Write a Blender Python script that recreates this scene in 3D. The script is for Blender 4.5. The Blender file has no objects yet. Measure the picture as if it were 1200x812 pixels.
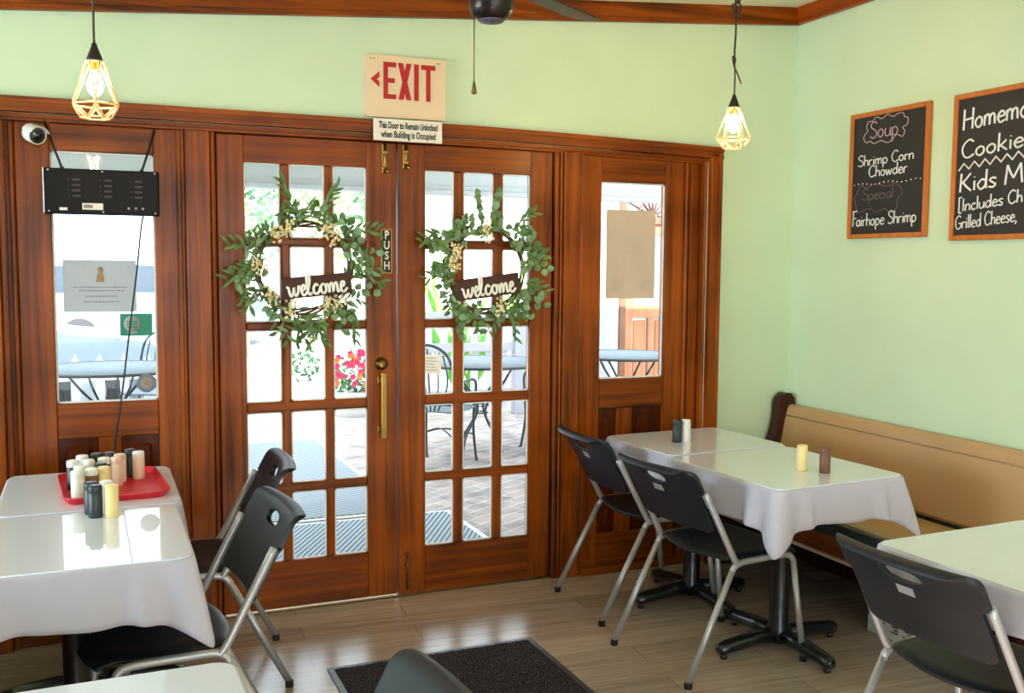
import bpy, bmesh, math, random
from mathutils import Vector, Matrix
random.seed(7)
S = bpy.context.scene
COL = S.collection
PI = math.pi

# ------------------------------------------------------------------ camera
cd = bpy.data.cameras.new('camera')
cam = bpy.data.objects.new('camera', cd)
COL.objects.link(cam)
cd.sensor_width = 36.0
cd.lens = 1156.15 / 1200 * 36.0
cd.clip_start = 0.02
cd.clip_end = 300
def cam_matrix(yaw, pitch, roll, loc):
    cy, sy, cp, sp, cr, sr = math.cos(yaw), math.sin(yaw), math.cos(pitch), math.sin(pitch), math.cos(roll), math.sin(roll)
    Rz = Matrix(((cy, -sy, 0), (sy, cy, 0), (0, 0, 1)))
    Rx = Matrix(((1, 0, 0), (0, cp, -sp), (0, sp, cp)))
    Ry = Matrix(((cr, 0, sr), (0, 1, 0), (-sr, 0, cr)))
    R = Rz @ Rx @ Ry
    M = Matrix((R.col[0], R.col[2], -R.col[1])).transposed().to_4x4()
    M.translation = Vector(loc)
    return M
cam.matrix_world = cam_matrix(-0.401525, -0.0824208, -0.00727562, (0, -4.2147, 1.5050))
S.camera = cam

# ------------------------------------------------------------------ light
S.view_settings.view_transform = 'Standard'
S.view_settings.look = 'None'
S.view_settings.gamma = 1.0
S.view_settings.use_curve_mapping = False
S.view_settings.exposure = 0.36

world = bpy.data.worlds.new('sky')
S.world = world
world.use_nodes = True
wn = world.node_tree.nodes
wl = world.node_tree.links
bg = wn['Background']
bg.inputs['Color'].default_value = (0.80, 0.91, 1.0, 1)
bg.inputs['Strength'].default_value = 4.6

def add_light(name, kind, loc, rot, energy, color, **kw):
    ld = bpy.data.lights.new(name, kind)
    ld.energy = energy
    ld.color = color
    for k, v in kw.items():
        setattr(ld, k, v)
    o = bpy.data.objects.new(name, ld)
    COL.objects.link(o)
    o.location = loc
    o.rotation_euler = rot
    return o
# sun high behind the building: the patio by the door is in the building's shade, the street beyond is lit
add_light('sun', 'SUN', (0, 0, 10), (math.radians(65), 0, math.radians(-10)), 16.0, (1, 0.96, 0.9), angle=0.01)
# added fill lamps standing in for daylight at the unseen front and left windows
add_light('front_window_fill', 'AREA', (0.9, -6.95, 1.5), (math.radians(90), 0, 0), 14.0, (0.74, 0.87, 1.0),
          shape='RECTANGLE', size=3.6, size_y=1.7)
add_light('left_window_fill', 'AREA', (-3.95, -1.45, 1.35), (math.radians(90), 0, math.radians(-90)), 122.0, (0.68, 0.85, 1.0),
          shape='RECTANGLE', size=1.9, size_y=1.1)

# ------------------------------------------------------------------ materials
def lin(c):
    return tuple((x / 255 / 12.92) if x / 255 <= 0.04045 else ((x / 255 + 0.055) / 1.055) ** 2.4 for x in c) + (1.0,)
def new_mat(name):
    m = bpy.data.materials.new(name)
    m.use_nodes = True
    return m, m.node_tree.nodes, m.node_tree.links, m.node_tree.nodes['Principled BSDF']
def plain(name, col, rough=0.6, metal=0.0, vary=0.06, scale=12.0, bump=0.0, bscale=200.0, coat=0.0, **kw):
    m, n, l, p = new_mat(name)
    c = lin(col)
    tc = n.new('ShaderNodeTexCoord')
    nz = n.new('ShaderNodeTexNoise')
    nz.inputs['Scale'].default_value = scale
    nz.inputs['Detail'].default_value = 4
    l.new(tc.outputs['Object'], nz.inputs['Vector'])
    r = n.new('ShaderNodeValToRGB')
    r.color_ramp.elements[0].position = 0.3
    r.color_ramp.elements[1].position = 0.7
    r.color_ramp.elements[0].color = tuple(x * (1 - vary) for x in c[:3]) + (1,)
    r.color_ramp.elements[1].color = tuple(min(1, x * (1 + vary)) for x in c[:3]) + (1,)
    l.new(nz.outputs['Fac'], r.inputs['Fac'])
    l.new(r.outputs['Color'], p.inputs['Base Color'])
    p.inputs['Roughness'].default_value = rough
    p.inputs['Metallic'].default_value = metal
    p.inputs['Coat Weight'].default_value = coat
    p.inputs['Coat Roughness'].default_value = kw.get('coat_rough', 0.08)
    if 'spec' in kw:
        p.inputs['Specular IOR Level'].default_value = kw['spec']
    if bump:
        n2 = n.new('ShaderNodeTexNoise')
        n2.inputs['Scale'].default_value = bscale
        l.new(tc.outputs['Object'], n2.inputs['Vector'])
        b = n.new('ShaderNodeBump')
        b.inputs['Strength'].default_value = bump
        b.inputs['Distance'].default_value = 0.002
        l.new(n2.outputs['Fac'], b.inputs['Height'])
        l.new(b.outputs['Normal'], p.inputs['Normal'])
    return m
def wood(name, c0, c1, axis='z', rough=0.34, coat=0.06, scale=1.0):
    m, n, l, p = new_mat(name)
    tc = n.new('ShaderNodeTexCoord')
    mp = n.new('ShaderNodeMapping')
    sc = {'x': (1.2, 34, 34), 'y': (34, 1.2, 34), 'z': (34, 34, 1.2)}[axis]
    mp.inputs['Scale'].default_value = tuple(s * scale for s in sc)
    l.new(tc.outputs['Object'], mp.inputs['Vector'])
    nz = n.new('ShaderNodeTexNoise')
    nz.inputs['Scale'].default_value = 1.0
    nz.inputs['Detail'].default_value = 6
    nz.inputs['Distortion'].default_value = 0.6
    l.new(mp.outputs['Vector'], nz.inputs['Vector'])
    big = n.new('ShaderNodeTexNoise')
    big.inputs['Scale'].default_value = 2.6
    l.new(tc.outputs['Object'], big.inputs['Vector'])
    mx = n.new('ShaderNodeMath')
    mx.operation = 'MULTIPLY_ADD'
    mx.inputs[1].default_value = 0.45
    l.new(big.outputs['Fac'], mx.inputs[0])
    sb = n.new('ShaderNodeMath')
    sb.operation = 'MULTIPLY'
    sb.inputs[1].default_value = 0.6
    l.new(nz.outputs['Fac'], sb.inputs[0])
    l.new(sb.outputs[0], mx.inputs[2])
    r = n.new('ShaderNodeValToRGB')
    r.color_ramp.elements[0].position = 0.32
    r.color_ramp.elements[1].position = 0.72
    r.color_ramp.elements[0].color = lin(c0)
    r.color_ramp.elements[1].color = lin(c1)
    l.new(mx.outputs[0], r.inputs['Fac'])
    l.new(r.outputs['Color'], p.inputs['Base Color'])
    p.inputs['Roughness'].default_value = rough
    p.inputs['Coat Weight'].default_value = coat
    p.inputs['Coat Roughness'].default_value = 0.15
    p.inputs['Specular IOR Level'].default_value = 0.2
    return m
def plank_floor():
    m, n, l, p = new_mat('plank_floor')
    tc = n.new('ShaderNodeTexCoord')
    mp = n.new('ShaderNodeMapping')
    mp.inputs['Rotation'].default_value = (0, 0, math.radians(4))
    l.new(tc.outputs['Object'], mp.inputs['Vector'])
    br = n.new('ShaderNodeTexBrick')
    br.inputs['Scale'].default_value = 1.0
    br.inputs['Brick Width'].default_value = 1.22
    br.inputs['Row Height'].default_value = 0.152
    br.inputs['Mortar Size'].default_value = 0.0015
    br.inputs['Color1'].default_value = lin((192, 172, 155))
    br.inputs['Color2'].default_value = lin((160, 143, 129))
    br.inputs['Mortar'].default_value = lin((128, 108, 92))
    br.offset = 0.37
    l.new(mp.outputs['Vector'], br.inputs['Vector'])
    m2 = n.new('ShaderNodeMapping')
    m2.inputs['Scale'].default_value = (1.6, 22, 1)
    l.new(mp.outputs['Vector'], m2.inputs['Vector'])
    nz = n.new('ShaderNodeTexNoise')
    nz.inputs['Scale'].default_value = 1.6
    nz.inputs['Detail'].default_value = 7
    nz.inputs['Distortion'].default_value = 0.8
    l.new(m2.outputs['Vector'], nz.inputs['Vector'])
    r = n.new('ShaderNodeValToRGB')
    r.color_ramp.elements[0].position = 0.3
    r.color_ramp.elements[1].position = 0.72
    r.color_ramp.elements[0].color = (0.72, 0.69, 0.67, 1)
    r.color_ramp.elements[1].color = (1.10, 1.08, 1.06, 1)
    l.new(nz.outputs['Fac'], r.inputs['Fac'])
    mx = n.new('ShaderNodeMix')
    mx.data_type = 'RGBA'
    mx.blend_type = 'MULTIPLY'
    mx.inputs['Factor'].default_value = 1.0
    l.new(br.outputs['Color'], mx.inputs['A'])
    l.new(r.outputs['Color'], mx.inputs['B'])
    l.new(mx.outputs['Result'], p.inputs['Base Color'])
    p.inputs['Roughness'].default_value = 0.24
    p.inputs['Specular IOR Level'].default_value = 0.6
    b = n.new('ShaderNodeBump')
    b.inputs['Strength'].default_value = 0.12
    b.inputs['Distance'].default_value = 0.003
    l.new(nz.outputs['Fac'], b.inputs['Height'])
    l.new(b.outputs['Normal'], p.inputs['Normal'])
    return m
def brick_paving():
    m, n, l, p = new_mat('brick_paving')
    tc = n.new('ShaderNodeTexCoord')
    mp = n.new('ShaderNodeMapping')
    mp.inputs['Rotation'].default_value = (0, 0, math.radians(-32))
    l.new(tc.outputs['Object'], mp.inputs['Vector'])
    br = n.new('ShaderNodeTexBrick')
    br.inputs['Scale'].default_value = 1.0
    br.inputs['Brick Width'].default_value = 0.22
    br.inputs['Row Height'].default_value = 0.11
    br.inputs['Mortar Size'].default_value = 0.006
    br.inputs['Color1'].default_value = lin((164, 146, 137))
    br.inputs['Color2'].default_value = lin((138, 129, 126))
    br.inputs['Mortar'].default_value = lin((182, 178, 175))
    l.new(mp.outputs['Vector'], br.inputs['Vector'])
    nz = n.new('ShaderNodeTexNoise')
    nz.inputs['Scale'].default_value = 6
    nz.inputs['Detail'].default_value = 8
    l.new(tc.outputs['Object'], nz.inputs['Vector'])
    r = n.new('ShaderNodeValToRGB')
    r.color_ramp.elements[0].position = 0.35
    r.color_ramp.elements[0].color = (0.6, 0.6, 0.62, 1)
    r.color_ramp.elements[1].position = 0.6
    r.color_ramp.elements[1].color = (1, 1, 1, 1)
    l.new(nz.outputs['Fac'], r.inputs['Fac'])
    mx = n.new('ShaderNodeMix')
    mx.data_type = 'RGBA'
    mx.blend_type = 'MULTIPLY'
    mx.inputs['Factor'].default_value = 1.0
    l.new(br.outputs['Color'], mx.inputs['A'])
    l.new(r.outputs['Color'], mx.inputs['B'])
    l.new(mx.outputs['Result'], p.inputs['Base Color'])
    p.inputs['Roughness'].default_value = 0.8
    return m
def glass_mat(name='window_glass'):
    m = bpy.data.materials.new(name)
    m.use_nodes = True
    n, l = m.node_tree.nodes, m.node_tree.links
    n.clear()
    out = n.new('ShaderNodeOutputMaterial')
    tr = n.new('ShaderNodeBsdfTransparent')
    tr.inputs['Color'].default_value = (0.97, 0.985, 0.98, 1)
    gl = n.new('ShaderNodeBsdfGlossy')
    gl.inputs['Roughness'].default_value = 0.02
    fr = n.new('ShaderNodeFresnel')
    fr.inputs['IOR'].default_value = 1.35
    mix = n.new('ShaderNodeMixShader')
    l.new(fr.outputs[0], mix.inputs[0])
    l.new(tr.outputs[0], mix.inputs[1])
    l.new(gl.outputs[0], mix.inputs[2])
    l.new(mix.outputs[0], out.inputs[0])
    return m
def paper_mat(name, col, trans=0.5):
    m = bpy.data.materials.new(name)
    m.use_nodes = True
    n, l = m.node_tree.nodes, m.node_tree.links
    n.clear()
    out = n.new('ShaderNodeOutputMaterial')
    d = n.new('ShaderNodeBsdfDiffuse')
    t = n.new('ShaderNodeBsdfTranslucent')
    tc = n.new('ShaderNodeTexCoord')
    nz = n.new('ShaderNodeTexNoise')
    nz.inputs['Scale'].default_value = 30
    l.new(tc.outputs['Object'], nz.inputs['Vector'])
    r = n.new('ShaderNodeValToRGB')
    c = lin(col)
    r.color_ramp.elements[0].color = tuple(x * 0.95 for x in c[:3]) + (1,)
    r.color_ramp.elements[1].color = c
    l.new(nz.outputs['Fac'], r.inputs['Fac'])
    l.new(r.outputs[0], d.inputs[0])
    l.new(r.outputs[0], t.inputs[0])
    mix = n.new('ShaderNodeMixShader')
    mix.inputs[0].default_value = trans
    l.new(d.outputs[0], mix.inputs[1])
    l.new(t.outputs[0], mix.inputs[2])
    l.new(mix.outputs[0], out.inputs[0])
    return m
def emit_mat(name, col, strength):
    m = bpy.data.materials.new(name)
    m.use_nodes = True
    n, l = m.node_tree.nodes, m.node_tree.links
    n.clear()
    out = n.new('ShaderNodeOutputMaterial')
    e = n.new('ShaderNodeEmission')
    e.inputs[0].default_value = tuple(col) + (1,)
    e.inputs[1].default_value = strength
    l.new(e.outputs[0], out.inputs[0])
    return m
def ribbed_mat(name, c0, c1, scale, axis_rot):
    m, n, l, p = new_mat(name)
    tc = n.new('ShaderNodeTexCoord')
    mp = n.new('ShaderNodeMapping')
    mp.inputs['Rotation'].default_value = (0, 0, axis_rot)
    l.new(tc.outputs['Object'], mp.inputs['Vector'])
    w = n.new('ShaderNodeTexWave')
    w.inputs['Scale'].default_value = scale
    l.new(mp.outputs[0], w.inputs['Vector'])
    r = n.new('ShaderNodeValToRGB')
    r.color_ramp.elements[0].position = 0.35
    r.color_ramp.elements[1].position = 0.65
    r.color_ramp.elements[0].color = lin(c0)
    r.color_ramp.elements[1].color = lin(c1)
    l.new(w.outputs['Fac'], r.inputs['Fac'])
    l.new(r.outputs[0], p.inputs['Base Color'])
    p.inputs['Roughness'].default_value = 0.75
    return m
def speckle_mat(name, c0, c1, scale):
    m, n, l, p = new_mat(name)
    tc = n.new('ShaderNodeTexCoord')
    nz = n.new('ShaderNodeTexNoise')
    nz.inputs['Scale'].default_value = scale
    nz.inputs['Detail'].default_value = 2
    l.new(tc.outputs['Object'], nz.inputs['Vector'])
    r = n.new('ShaderNodeValToRGB')
    r.color_ramp.elements[0].position = 0.45
    r.color_ramp.elements[1].position = 0.68
    r.color_ramp.elements[0].color = lin(c0)
    r.color_ramp.elements[1].color = lin(c1)
    l.new(nz.outputs['Fac'], r.inputs['Fac'])
    l.new(r.outputs[0], p.inputs['Base Color'])
    p.inputs['Roughness'].default_value = 0.95
    p.inputs['Specular IOR Level'].default_value = 0.1
    b = n.new('ShaderNodeBump')
    b.inputs['Strength'].default_value = 0.8
    b.inputs['Distance'].default_value = 0.006
    l.new(nz.outputs['Fac'], b.inputs['Height'])
    l.new(b.outputs['Normal'], p.inputs['Normal'])
    return m

M = {}
M['wall'] = plain('green_wall_paint', (199, 220, 185), 0.7, vary=0.03, scale=3, bump=0.15, bscale=90)
M['ceil'] = plain('ceiling_paint', (226, 226, 196), 0.8, vary=0.02)
M['wv'] = wood('mahogany_vertical', (54, 18, 0), (170, 82, 6), 'z')
M['wh'] = wood('mahogany_horizontal', (50, 17, 0), (160, 75, 5), 'x')
M['wy'] = wood('mahogany_along_wall', (112, 42, 2), (176, 76, 6), 'y')
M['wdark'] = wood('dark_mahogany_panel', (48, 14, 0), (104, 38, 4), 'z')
M['floor'] = plank_floor()
M['glass'] = glass_mat()
M['brass'] = plain('aged_brass', (150, 116, 62), 0.38, metal=1.0, vary=0.15)
M['dkbrass'] = plain('tarnished_brass', (120, 92, 50), 0.4, metal=1.0, vary=0.2)
M['plastic'] = plain('black_moulded_plastic', (24, 27, 34), 0.42, spec=0.32, vary=0.05, bump=0.35, bscale=420)
M['steel'] = plain('grey_painted_steel', (172, 172, 176), 0.32, metal=0.45, vary=0.04)
M['blackmetal'] = plain('black_enamelled_iron', (18, 19, 22), 0.3, vary=0.05, coat=0.3)
M['rubber'] = plain('black_rubber', (22, 22, 22), 0.7)
M['cloth'] = plain('white_tablecloth_fabric', (188, 185, 200), 0.9, vary=0.02, bump=0.2, bscale=900)
M['cover'] = plain('glossy_bluish_table_cover', (220, 229, 248), 0.35, vary=0.01, coat=1.0, coat_rough=0.015)  # opaque; a bluish white reflection is put into the base colour
M['red'] = plain('red_plastic_tray', (205, 22, 40), 0.35, vary=0.03)
M['sh_white'] = plain('white_plastic', (232, 230, 226), 0.45, vary=0.02)
M['sh_black'] = plain('charcoal_plastic', (44, 50, 54), 0.4, vary=0.04)
M['sh_peach'] = plain('peach_plastic', (226, 190, 168), 0.45, vary=0.03)
M['sh_cream'] = plain('cream_plastic', (240, 216, 150), 0.45, vary=0.03)
M['sh_brown'] = plain('brown_plastic', (112, 72, 58), 0.4, vary=0.05)
M['tan'] = plain('tan_vinyl_upholstery', (182, 146, 104), 0.38, vary=0.04, scale=4, bump=0.1)
M['pew'] = wood('dark_pew_wood', (40, 18, 14), (66, 32, 24), 'z', 0.3)
M['pewrail'] = wood('pew_rail_wood', (110, 52, 24), (150, 78, 40), 'y', 0.35)
M['board'] = plain('black_chalkboard', (34, 30, 30), 0.55, vary=0.12, scale=5)
M['frame'] = wood('light_orange_frame_wood', (172, 92, 34), (205, 124, 60), 'z', 0.4, 0.2)
M['chalk'] = plain('white_chalk', (236, 234, 228), 0.9)
M['pinkchalk'] = plain('pink_chalk', (196, 160, 168), 0.9)
M['faintchalk'] = plain('faint_pink_chalk', (120, 98, 102), 0.9)
M['signcream'] = plain('cream_sign_board', (226, 200, 166), 0.5, vary=0.02)
M['signred'] = plain('red_sign_ink', (176, 2, 8), 0.5)
M['signwhite'] = plain('white_sign_board', (232, 222, 206), 0.5, vary=0.02)
M['ink'] = plain('black_ink', (18, 16, 15), 0.6)
M['paper'] = paper_mat('grey_notice_paper', (214, 216, 220), 0.5)
M['paperb'] = paper_mat('beige_notice_paper', (228, 212, 194), 0.42)
M['faintink'] = plain('faint_grey_ink', (146, 144, 142), 0.9)
M['tint'] = plain('tan_ink', (168, 132, 96), 0.9)
M['lightpatch'] = paper_mat('pale_print', (226, 214, 198), 0.4)
M['green_card'] = paper_mat('green_sticker', (92, 172, 144), 0.4)
M['grey_sticker'] = paper_mat('grey_badge', (150, 152, 156), 0.4)
M['cam_white'] = plain('white_camera_plastic', (224, 222, 212), 0.35)
M['lens'] = plain('dark_lens_glass', (20, 22, 22), 0.15, coat=0.8)
M['ampblack'] = plain('black_sheet_metal', (13, 13, 15), 0.45, metal=0.0, vary=0.08, spec=0.15)
M['slot'] = plain('dark_slots', (62, 54, 50), 0.5)
M['cable'] = plain('black_cable', (14, 14, 15), 0.5)
M['cage'] = plain('copper_cage_wire', (250, 214, 160), 0.35, metal=0.25)
M['cap'] = plain('dark_lamp_cap', (46, 32, 30), 0.35, metal=0.4)
M['bulb'] = emit_mat('glowing_bulb', (1.0, 0.74, 0.40), 60.0)
M['fan'] = plain('oil_rubbed_bronze', (34, 26, 24), 0.28, metal=0.5)
M['fanblade'] = wood('dark_fan_blade', (38, 24, 18), (62, 40, 28), 'x', 0.4)
M['fancap'] = plain('grey_fan_cap', (92, 90, 104), 0.35, metal=0.3)
M['leaf'] = plain('eucalyptus_leaf', (88, 118, 60), 0.6, vary=0.4, scale=22)
M['leafb'] = plain('pale_eucalyptus_leaf', (116, 146, 100), 0.6, vary=0.3, scale=22)
M['twig'] = plain('brown_twig', (92, 66, 42), 0.8)
M['berry'] = plain('cream_berries', (232, 214, 160), 0.6, vary=0.1)
M['plaque'] = wood('dark_brown_plaque', (58, 36, 30), (84, 54, 44), 'x', 0.6, 0.0)
M['letter'] = plain('white_cutout_letters', (240, 236, 226), 0.6)
M['carpet'] = speckle_mat('black_carpet_pile', (22, 21, 24), (92, 84, 90), 190)
M['edge'] = plain('grey_rubber_edge', (58, 58, 64), 0.4)
M['cardboard'] = plain('pale_carton', (190, 184, 176), 0.8)
M['blue'] = plain('blue_print', (34, 78, 128), 0.7)
M['paving'] = brick_paving()
M['street'] = plain('pale_street', (206, 204, 200), 0.9, vary=0.06, scale=1)
M['mat1'] = ribbed_mat('ribbed_grey_mat', (68, 78, 88), (142, 154, 163), 11, math.radians(30))
M['mat2'] = ribbed_mat('fine_ribbed_grey_mat', (76, 85, 93), (132, 142, 150), 9, math.radians(-40))
M['iron'] = plain('patio_iron', (34, 40, 48), 0.45)
M['mesh'] = speckle_mat('patio_mesh_top', (100, 108, 114), (146, 154, 160), 160)
M['fencewhite'] = plain('greyed_white_fence_paint', (186, 186, 192), 0.8, vary=0.05)  # white toned down to pale grey
M['beam'] = plain('pale_porch_paint', (204, 206, 208), 0.7, vary=0.02)
M['whitepaint'] = plain('white_exterior_paint', (232, 232, 230), 0.7, vary=0.03)
M['greypaint'] = plain('pale_grey_siding', (158, 156, 164), 0.7, vary=0.03)
M['carpaint'] = plain('silver_car_paint', (84, 98, 112), 0.3, metal=0.4, coat=0.6)
M['carglass'] = plain('dark_car_glass', (46, 58, 70), 0.1, coat=0.6)
M['tyre'] = plain('tyre_rubber', (28, 28, 30), 0.8)
M['hub'] = plain('wheel_alloy', (150, 155, 160), 0.35, metal=0.7)
M['bluepaint'] = plain('pale_blue_vehicle_paint', (120, 150, 176), 0.35)
M['stucco'] = plain('pale_green_stucco', (196, 206, 200), 0.9, vary=0.1, scale=16)
M['doorwood'] = wood('weathered_door_wood', (150, 86, 58), (196, 130, 92), 'z', 0.5, 0.1)
M['brownpost'] = wood('brown_door_post', (96, 62, 48), (132, 90, 70), 'z', 0.5, 0.0)
M['tree'] = plain('tree_leaf', (66, 112, 66), 0.7, vary=0.5, scale=4)
M['palm'] = plain('shrub_leaf', (112, 172, 70), 0.7, vary=0.3, scale=9)
M['bark'] = plain('tree_bark', (130, 120, 108), 0.9)
M['pink'] = plain('pink_petal', (226, 44, 92), 0.7, vary=0.2, scale=30)
M['orange'] = plain('orange_petal', (236, 120, 52), 0.7, vary=0.2, scale=30)
M['pot'] = plain('pale_planter', (196, 190, 186), 0.8)
M['greyglass'] = plain('grey_window_glass', (122, 136, 150), 0.2)

# ------------------------------------------------------------------ mesh helpers
def nb():
    return bmesh.new()
def box(bm, x0, x1, y0, y1, z0, z1, mi=0, bev=0.0, seg=1, M4=None):
    t = bmesh.new()
    bmesh.ops.create_cube(t, size=1.0)
    bmesh.ops.scale(t, vec=(x1 - x0, y1 - y0, z1 - z0), verts=t.verts)
    if bev:
        bmesh.ops.bevel(t, geom=list(t.edges), offset=bev, segments=seg, affect='EDGES', profile=0.5)
    bmesh.ops.translate(t, vec=((x0 + x1) / 2, (y0 + y1) / 2, (z0 + z1) / 2), verts=t.verts)
    if M4 is not None:
        bmesh.ops.transform(t, matrix=M4, verts=t.verts)
    for f in t.faces:
        f.material_index = mi
        f.smooth = False
    merge(bm, t)
def merge(bm, t):
    me = bpy.data.meshes.new('tmp')
    t.to_mesh(me)
    t.free()
    bm.from_mesh(me)
    bpy.data.meshes.remove(me)
def catmull(pts, n=6, closed=False):
    P = [Vector(p) for p in pts]
    if len(P) < 3:
        return P
    out = []
    N = len(P)
    rng = N if closed else N - 1
    for i in range(rng):
        p0 = P[(i - 1) % N] if (closed or i > 0) else P[0] * 2 - P[1]
        p1, p2 = P[i], P[(i + 1) % N]
        p3 = P[(i + 2) % N] if (closed or i + 2 < N) else P[-1] * 2 - P[-2]
        for k in range(n):
            t = k / n
            out.append(0.5 * ((2 * p1) + (p2 - p0) * t + (2 * p0 - 5 * p1 + 4 * p2 - p3) * t * t + (3 * p1 - p0 - 3 * p2 + p3) * t ** 3))
    if not closed:
        out.append(P[-1])
    return out
def tube(bm, pts, r, seg=8, mi=0, closed=False, cap=True, flat=1.0, up=None):
    P = [Vector(p) for p in pts]
    N = len(P)
    rad = r if isinstance(r, (list, tuple)) else [r] * N
    rings = []
    ref = None
    for i in range(N):
        a = P[(i - 1) % N] if (closed or i > 0) else P[i]
        b = P[(i + 1) % N] if (closed or i < N - 1) else P[i]
        d = (b - a)
        d = d.normalized() if d.length > 1e-9 else Vector((0, 0, 1))
        if ref is None:
            u = Vector(up) if up else (Vector((0, 0, 1)) if abs(d.z) < 0.9 else Vector((1, 0, 0)))
        else:
            u = ref
        u = (u - d * u.dot(d))
        u = u.normalized() if u.length > 1e-6 else d.orthogonal().normalized()
        ref = u
        v = d.cross(u)
        rings.append([bm.verts.new(P[i] + (u * math.cos(2 * PI * k / seg) * flat + v * math.sin(2 * PI * k / seg)) * rad[i]) for k in range(seg)])
    for i in range(N if closed else N - 1):
        A, B = rings[i], rings[(i + 1) % N]
        for k in range(seg):
            f = bm.faces.new((A[k], A[(k + 1) % seg], B[(k + 1) % seg], B[k]))
            f.material_index = mi
            f.smooth = True
    if cap and not closed:
        for R, rev in ((rings[0], True), (rings[-1], False)):
            f = bm.faces.new(list(reversed(R)) if rev else R)
            f.material_index = mi
def lathe(bm, prof, seg=24, c=(0, 0, 0), mi=0, axis='z', smooth=True, mat=None):
    c = Vector(c)
    rings = []
    def pt(r, z, a):
        x, y = r * math.cos(a), r * math.sin(a)
        v = {'z': Vector((x, y, z)), 'y': Vector((x, z, y)), 'x': Vector((z, x, y))}[axis]
        return c + (mat @ v if mat is not None else v)
    for r, z in prof:
        if r < 1e-6:
            rings.append([bm.verts.new(pt(0, z, 0))])
        else:
            rings.append([bm.verts.new(pt(r, z, 2 * PI * k / seg)) for k in range(seg)])
    for A, B in zip(rings, rings[1:]):
        for k in range(seg):
            k2 = (k + 1) % seg
            if len(A) == 1 and len(B) == 1:
                continue
            if len(A) == 1:
                vs = (A[0], B[k2], B[k])
            elif len(B) == 1:
                vs = (A[k], A[k2], B[0])
            else:
                vs = (A[k], A[k2], B[k2], B[k])
            f = bm.faces.new(vs)
            f.material_index = mi
            f.smooth = smooth
def prism(bm, outline, thick, axis='y', c0=0.0, mi=0, smooth=False):
    """outline in the plane across axis, from c0 to c0+thick along the axis."""
    def pt(a, b, t):
        return {'y': (a, t, b), 'x': (t, a, b), 'z': (a, b, t)}[axis]
    A = [bm.verts.new(pt(a, b, c0)) for a, b in outline]
    B = [bm.verts.new(pt(a, b, c0 + thick)) for a, b in outline]
    n = len(A)
    fs = [bm.faces.new(A), bm.faces.new(list(reversed(B)))]
    for k in range(n):
        f = bm.faces.new((A[k], B[k], B[(k + 1) % n], A[(k + 1) % n]))
        f.smooth = smooth
        fs.append(f)
    for f in fs:
        f.material_index = mi
def rrect(w, h, r, n=6, cx=0, cy=0):
    out = []
    for sx, sy, a0 in ((1, 1, 0), (-1, 1, 90), (-1, -1, 180), (1, -1, 270)):
        for k in range(n + 1):
            a = math.radians(a0 + 90 * k / n)
            out.append((cx + sx * (w / 2 - r) + r * math.cos(a), cy + sy * (h / 2 - r) + r * math.sin(a)))
    return out
def sphere(bm, c, r, mi=0, u=10, v=6, sc=(1, 1, 1)):
    prof = [(max(0, r * math.sin(PI * k / v)), -r * math.cos(PI * k / v)) for k in range(v + 1)]
    prof[0] = (0, -r)
    prof[-1] = (0, r)
    n0 = len(bm.verts)
    lathe(bm, prof, u, (0, 0, 0), mi)
    bm.verts.ensure_lookup_table()
    for vt in bm.verts[n0:]:
        vt.co = Vector((vt.co.x * sc[0] + c[0], vt.co.y * sc[1] + c[1], vt.co.z * sc[2] + c[2]))
def obj(name, bm, mats, parent=None, loc=(0, 0, 0), rotz=0.0, normals=True):
    if normals:
        bmesh.ops.recalc_face_normals(bm, faces=bm.faces)
    me = bpy.data.meshes.new(name)
    bm.to_mesh(me)
    bm.free()
    for m in (mats if isinstance(mats, (list, tuple)) else [mats]):
        me.materials.append(m)
    o = bpy.data.objects.new(name, me)
    COL.objects.link(o)
    o.location = loc
    o.rotation_euler = (0, 0, rotz)
    if parent is not None:
        o.parent = parent
    return o
def tag(o, label, cat, group=None, kind=None):
    o['label'] = label
    o['category'] = cat
    if group:
        o['group'] = group
    if kind:
        o['kind'] = kind
    return o
def thing(name, label, cat, loc=(0, 0, 0), rotz=0.0, group=None):
    o = bpy.data.objects.new(name, None)
    o.empty_display_size = 0.05
    COL.objects.link(o)
    o.location = loc
    o.rotation_euler = (0, 0, rotz)
    return tag(o, label, cat, group)
def structure(name, bm, mats, label=None, cat=None, parent=None):
    o = obj(name, bm, mats, parent)
    if parent is None:
        o['kind'] = 'structure'
        o['label'] = label
        o['category'] = cat
    return o
def dup(root, loc, rotz=0.0, label=None, group=None):
    r = root.copy()
    COL.objects.link(r)
    r.location = loc
    r.rotation_euler = (0, 0, rotz)
    if label:
        r['label'] = label
    if group:
        r['group'] = group
    for ch in list(root.children):
        c = ch.copy()
        COL.objects.link(c)
        c.parent = r
        for g in list(ch.children):
            d = g.copy()
            COL.objects.link(d)
            d.parent = c
    return r
def text_mesh(name, body, size, M4, mat, parent, depth=0.0015, sx=1.0, align='CENTER', offset=0.0):
    """lettering as a thin solid mesh; text lies in local XY, M4 places it."""
    cu = bpy.data.curves.new(name, 'FONT')
    cu.body = body
    cu.size = size
    cu.align_x = align
    cu.align_y = 'CENTER'
    cu.extrude = depth
    cu.offset = offset
    cu.resolution_u = 3
    t = bpy.data.objects.new(name, cu)
    COL.objects.link(t)
    dg = bpy.context.evaluated_depsgraph_get()
    me = bpy.data.meshes.new_from_object(t.evaluated_get(dg))
    bpy.data.objects.remove(t)
    me.transform(M4 @ Matrix.Diagonal((sx, 1, 1, 1)))
    me.materials.clear()
    me.materials.append(mat)
    o = bpy.data.objects.new(name, me)
    COL.objects.link(o)
    if parent is not None:
        o.parent = parent
    return o
FACE_MY = Matrix.Rotation(PI / 2, 4, 'X')                              # text facing -y (into the room from the back wall)
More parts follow.
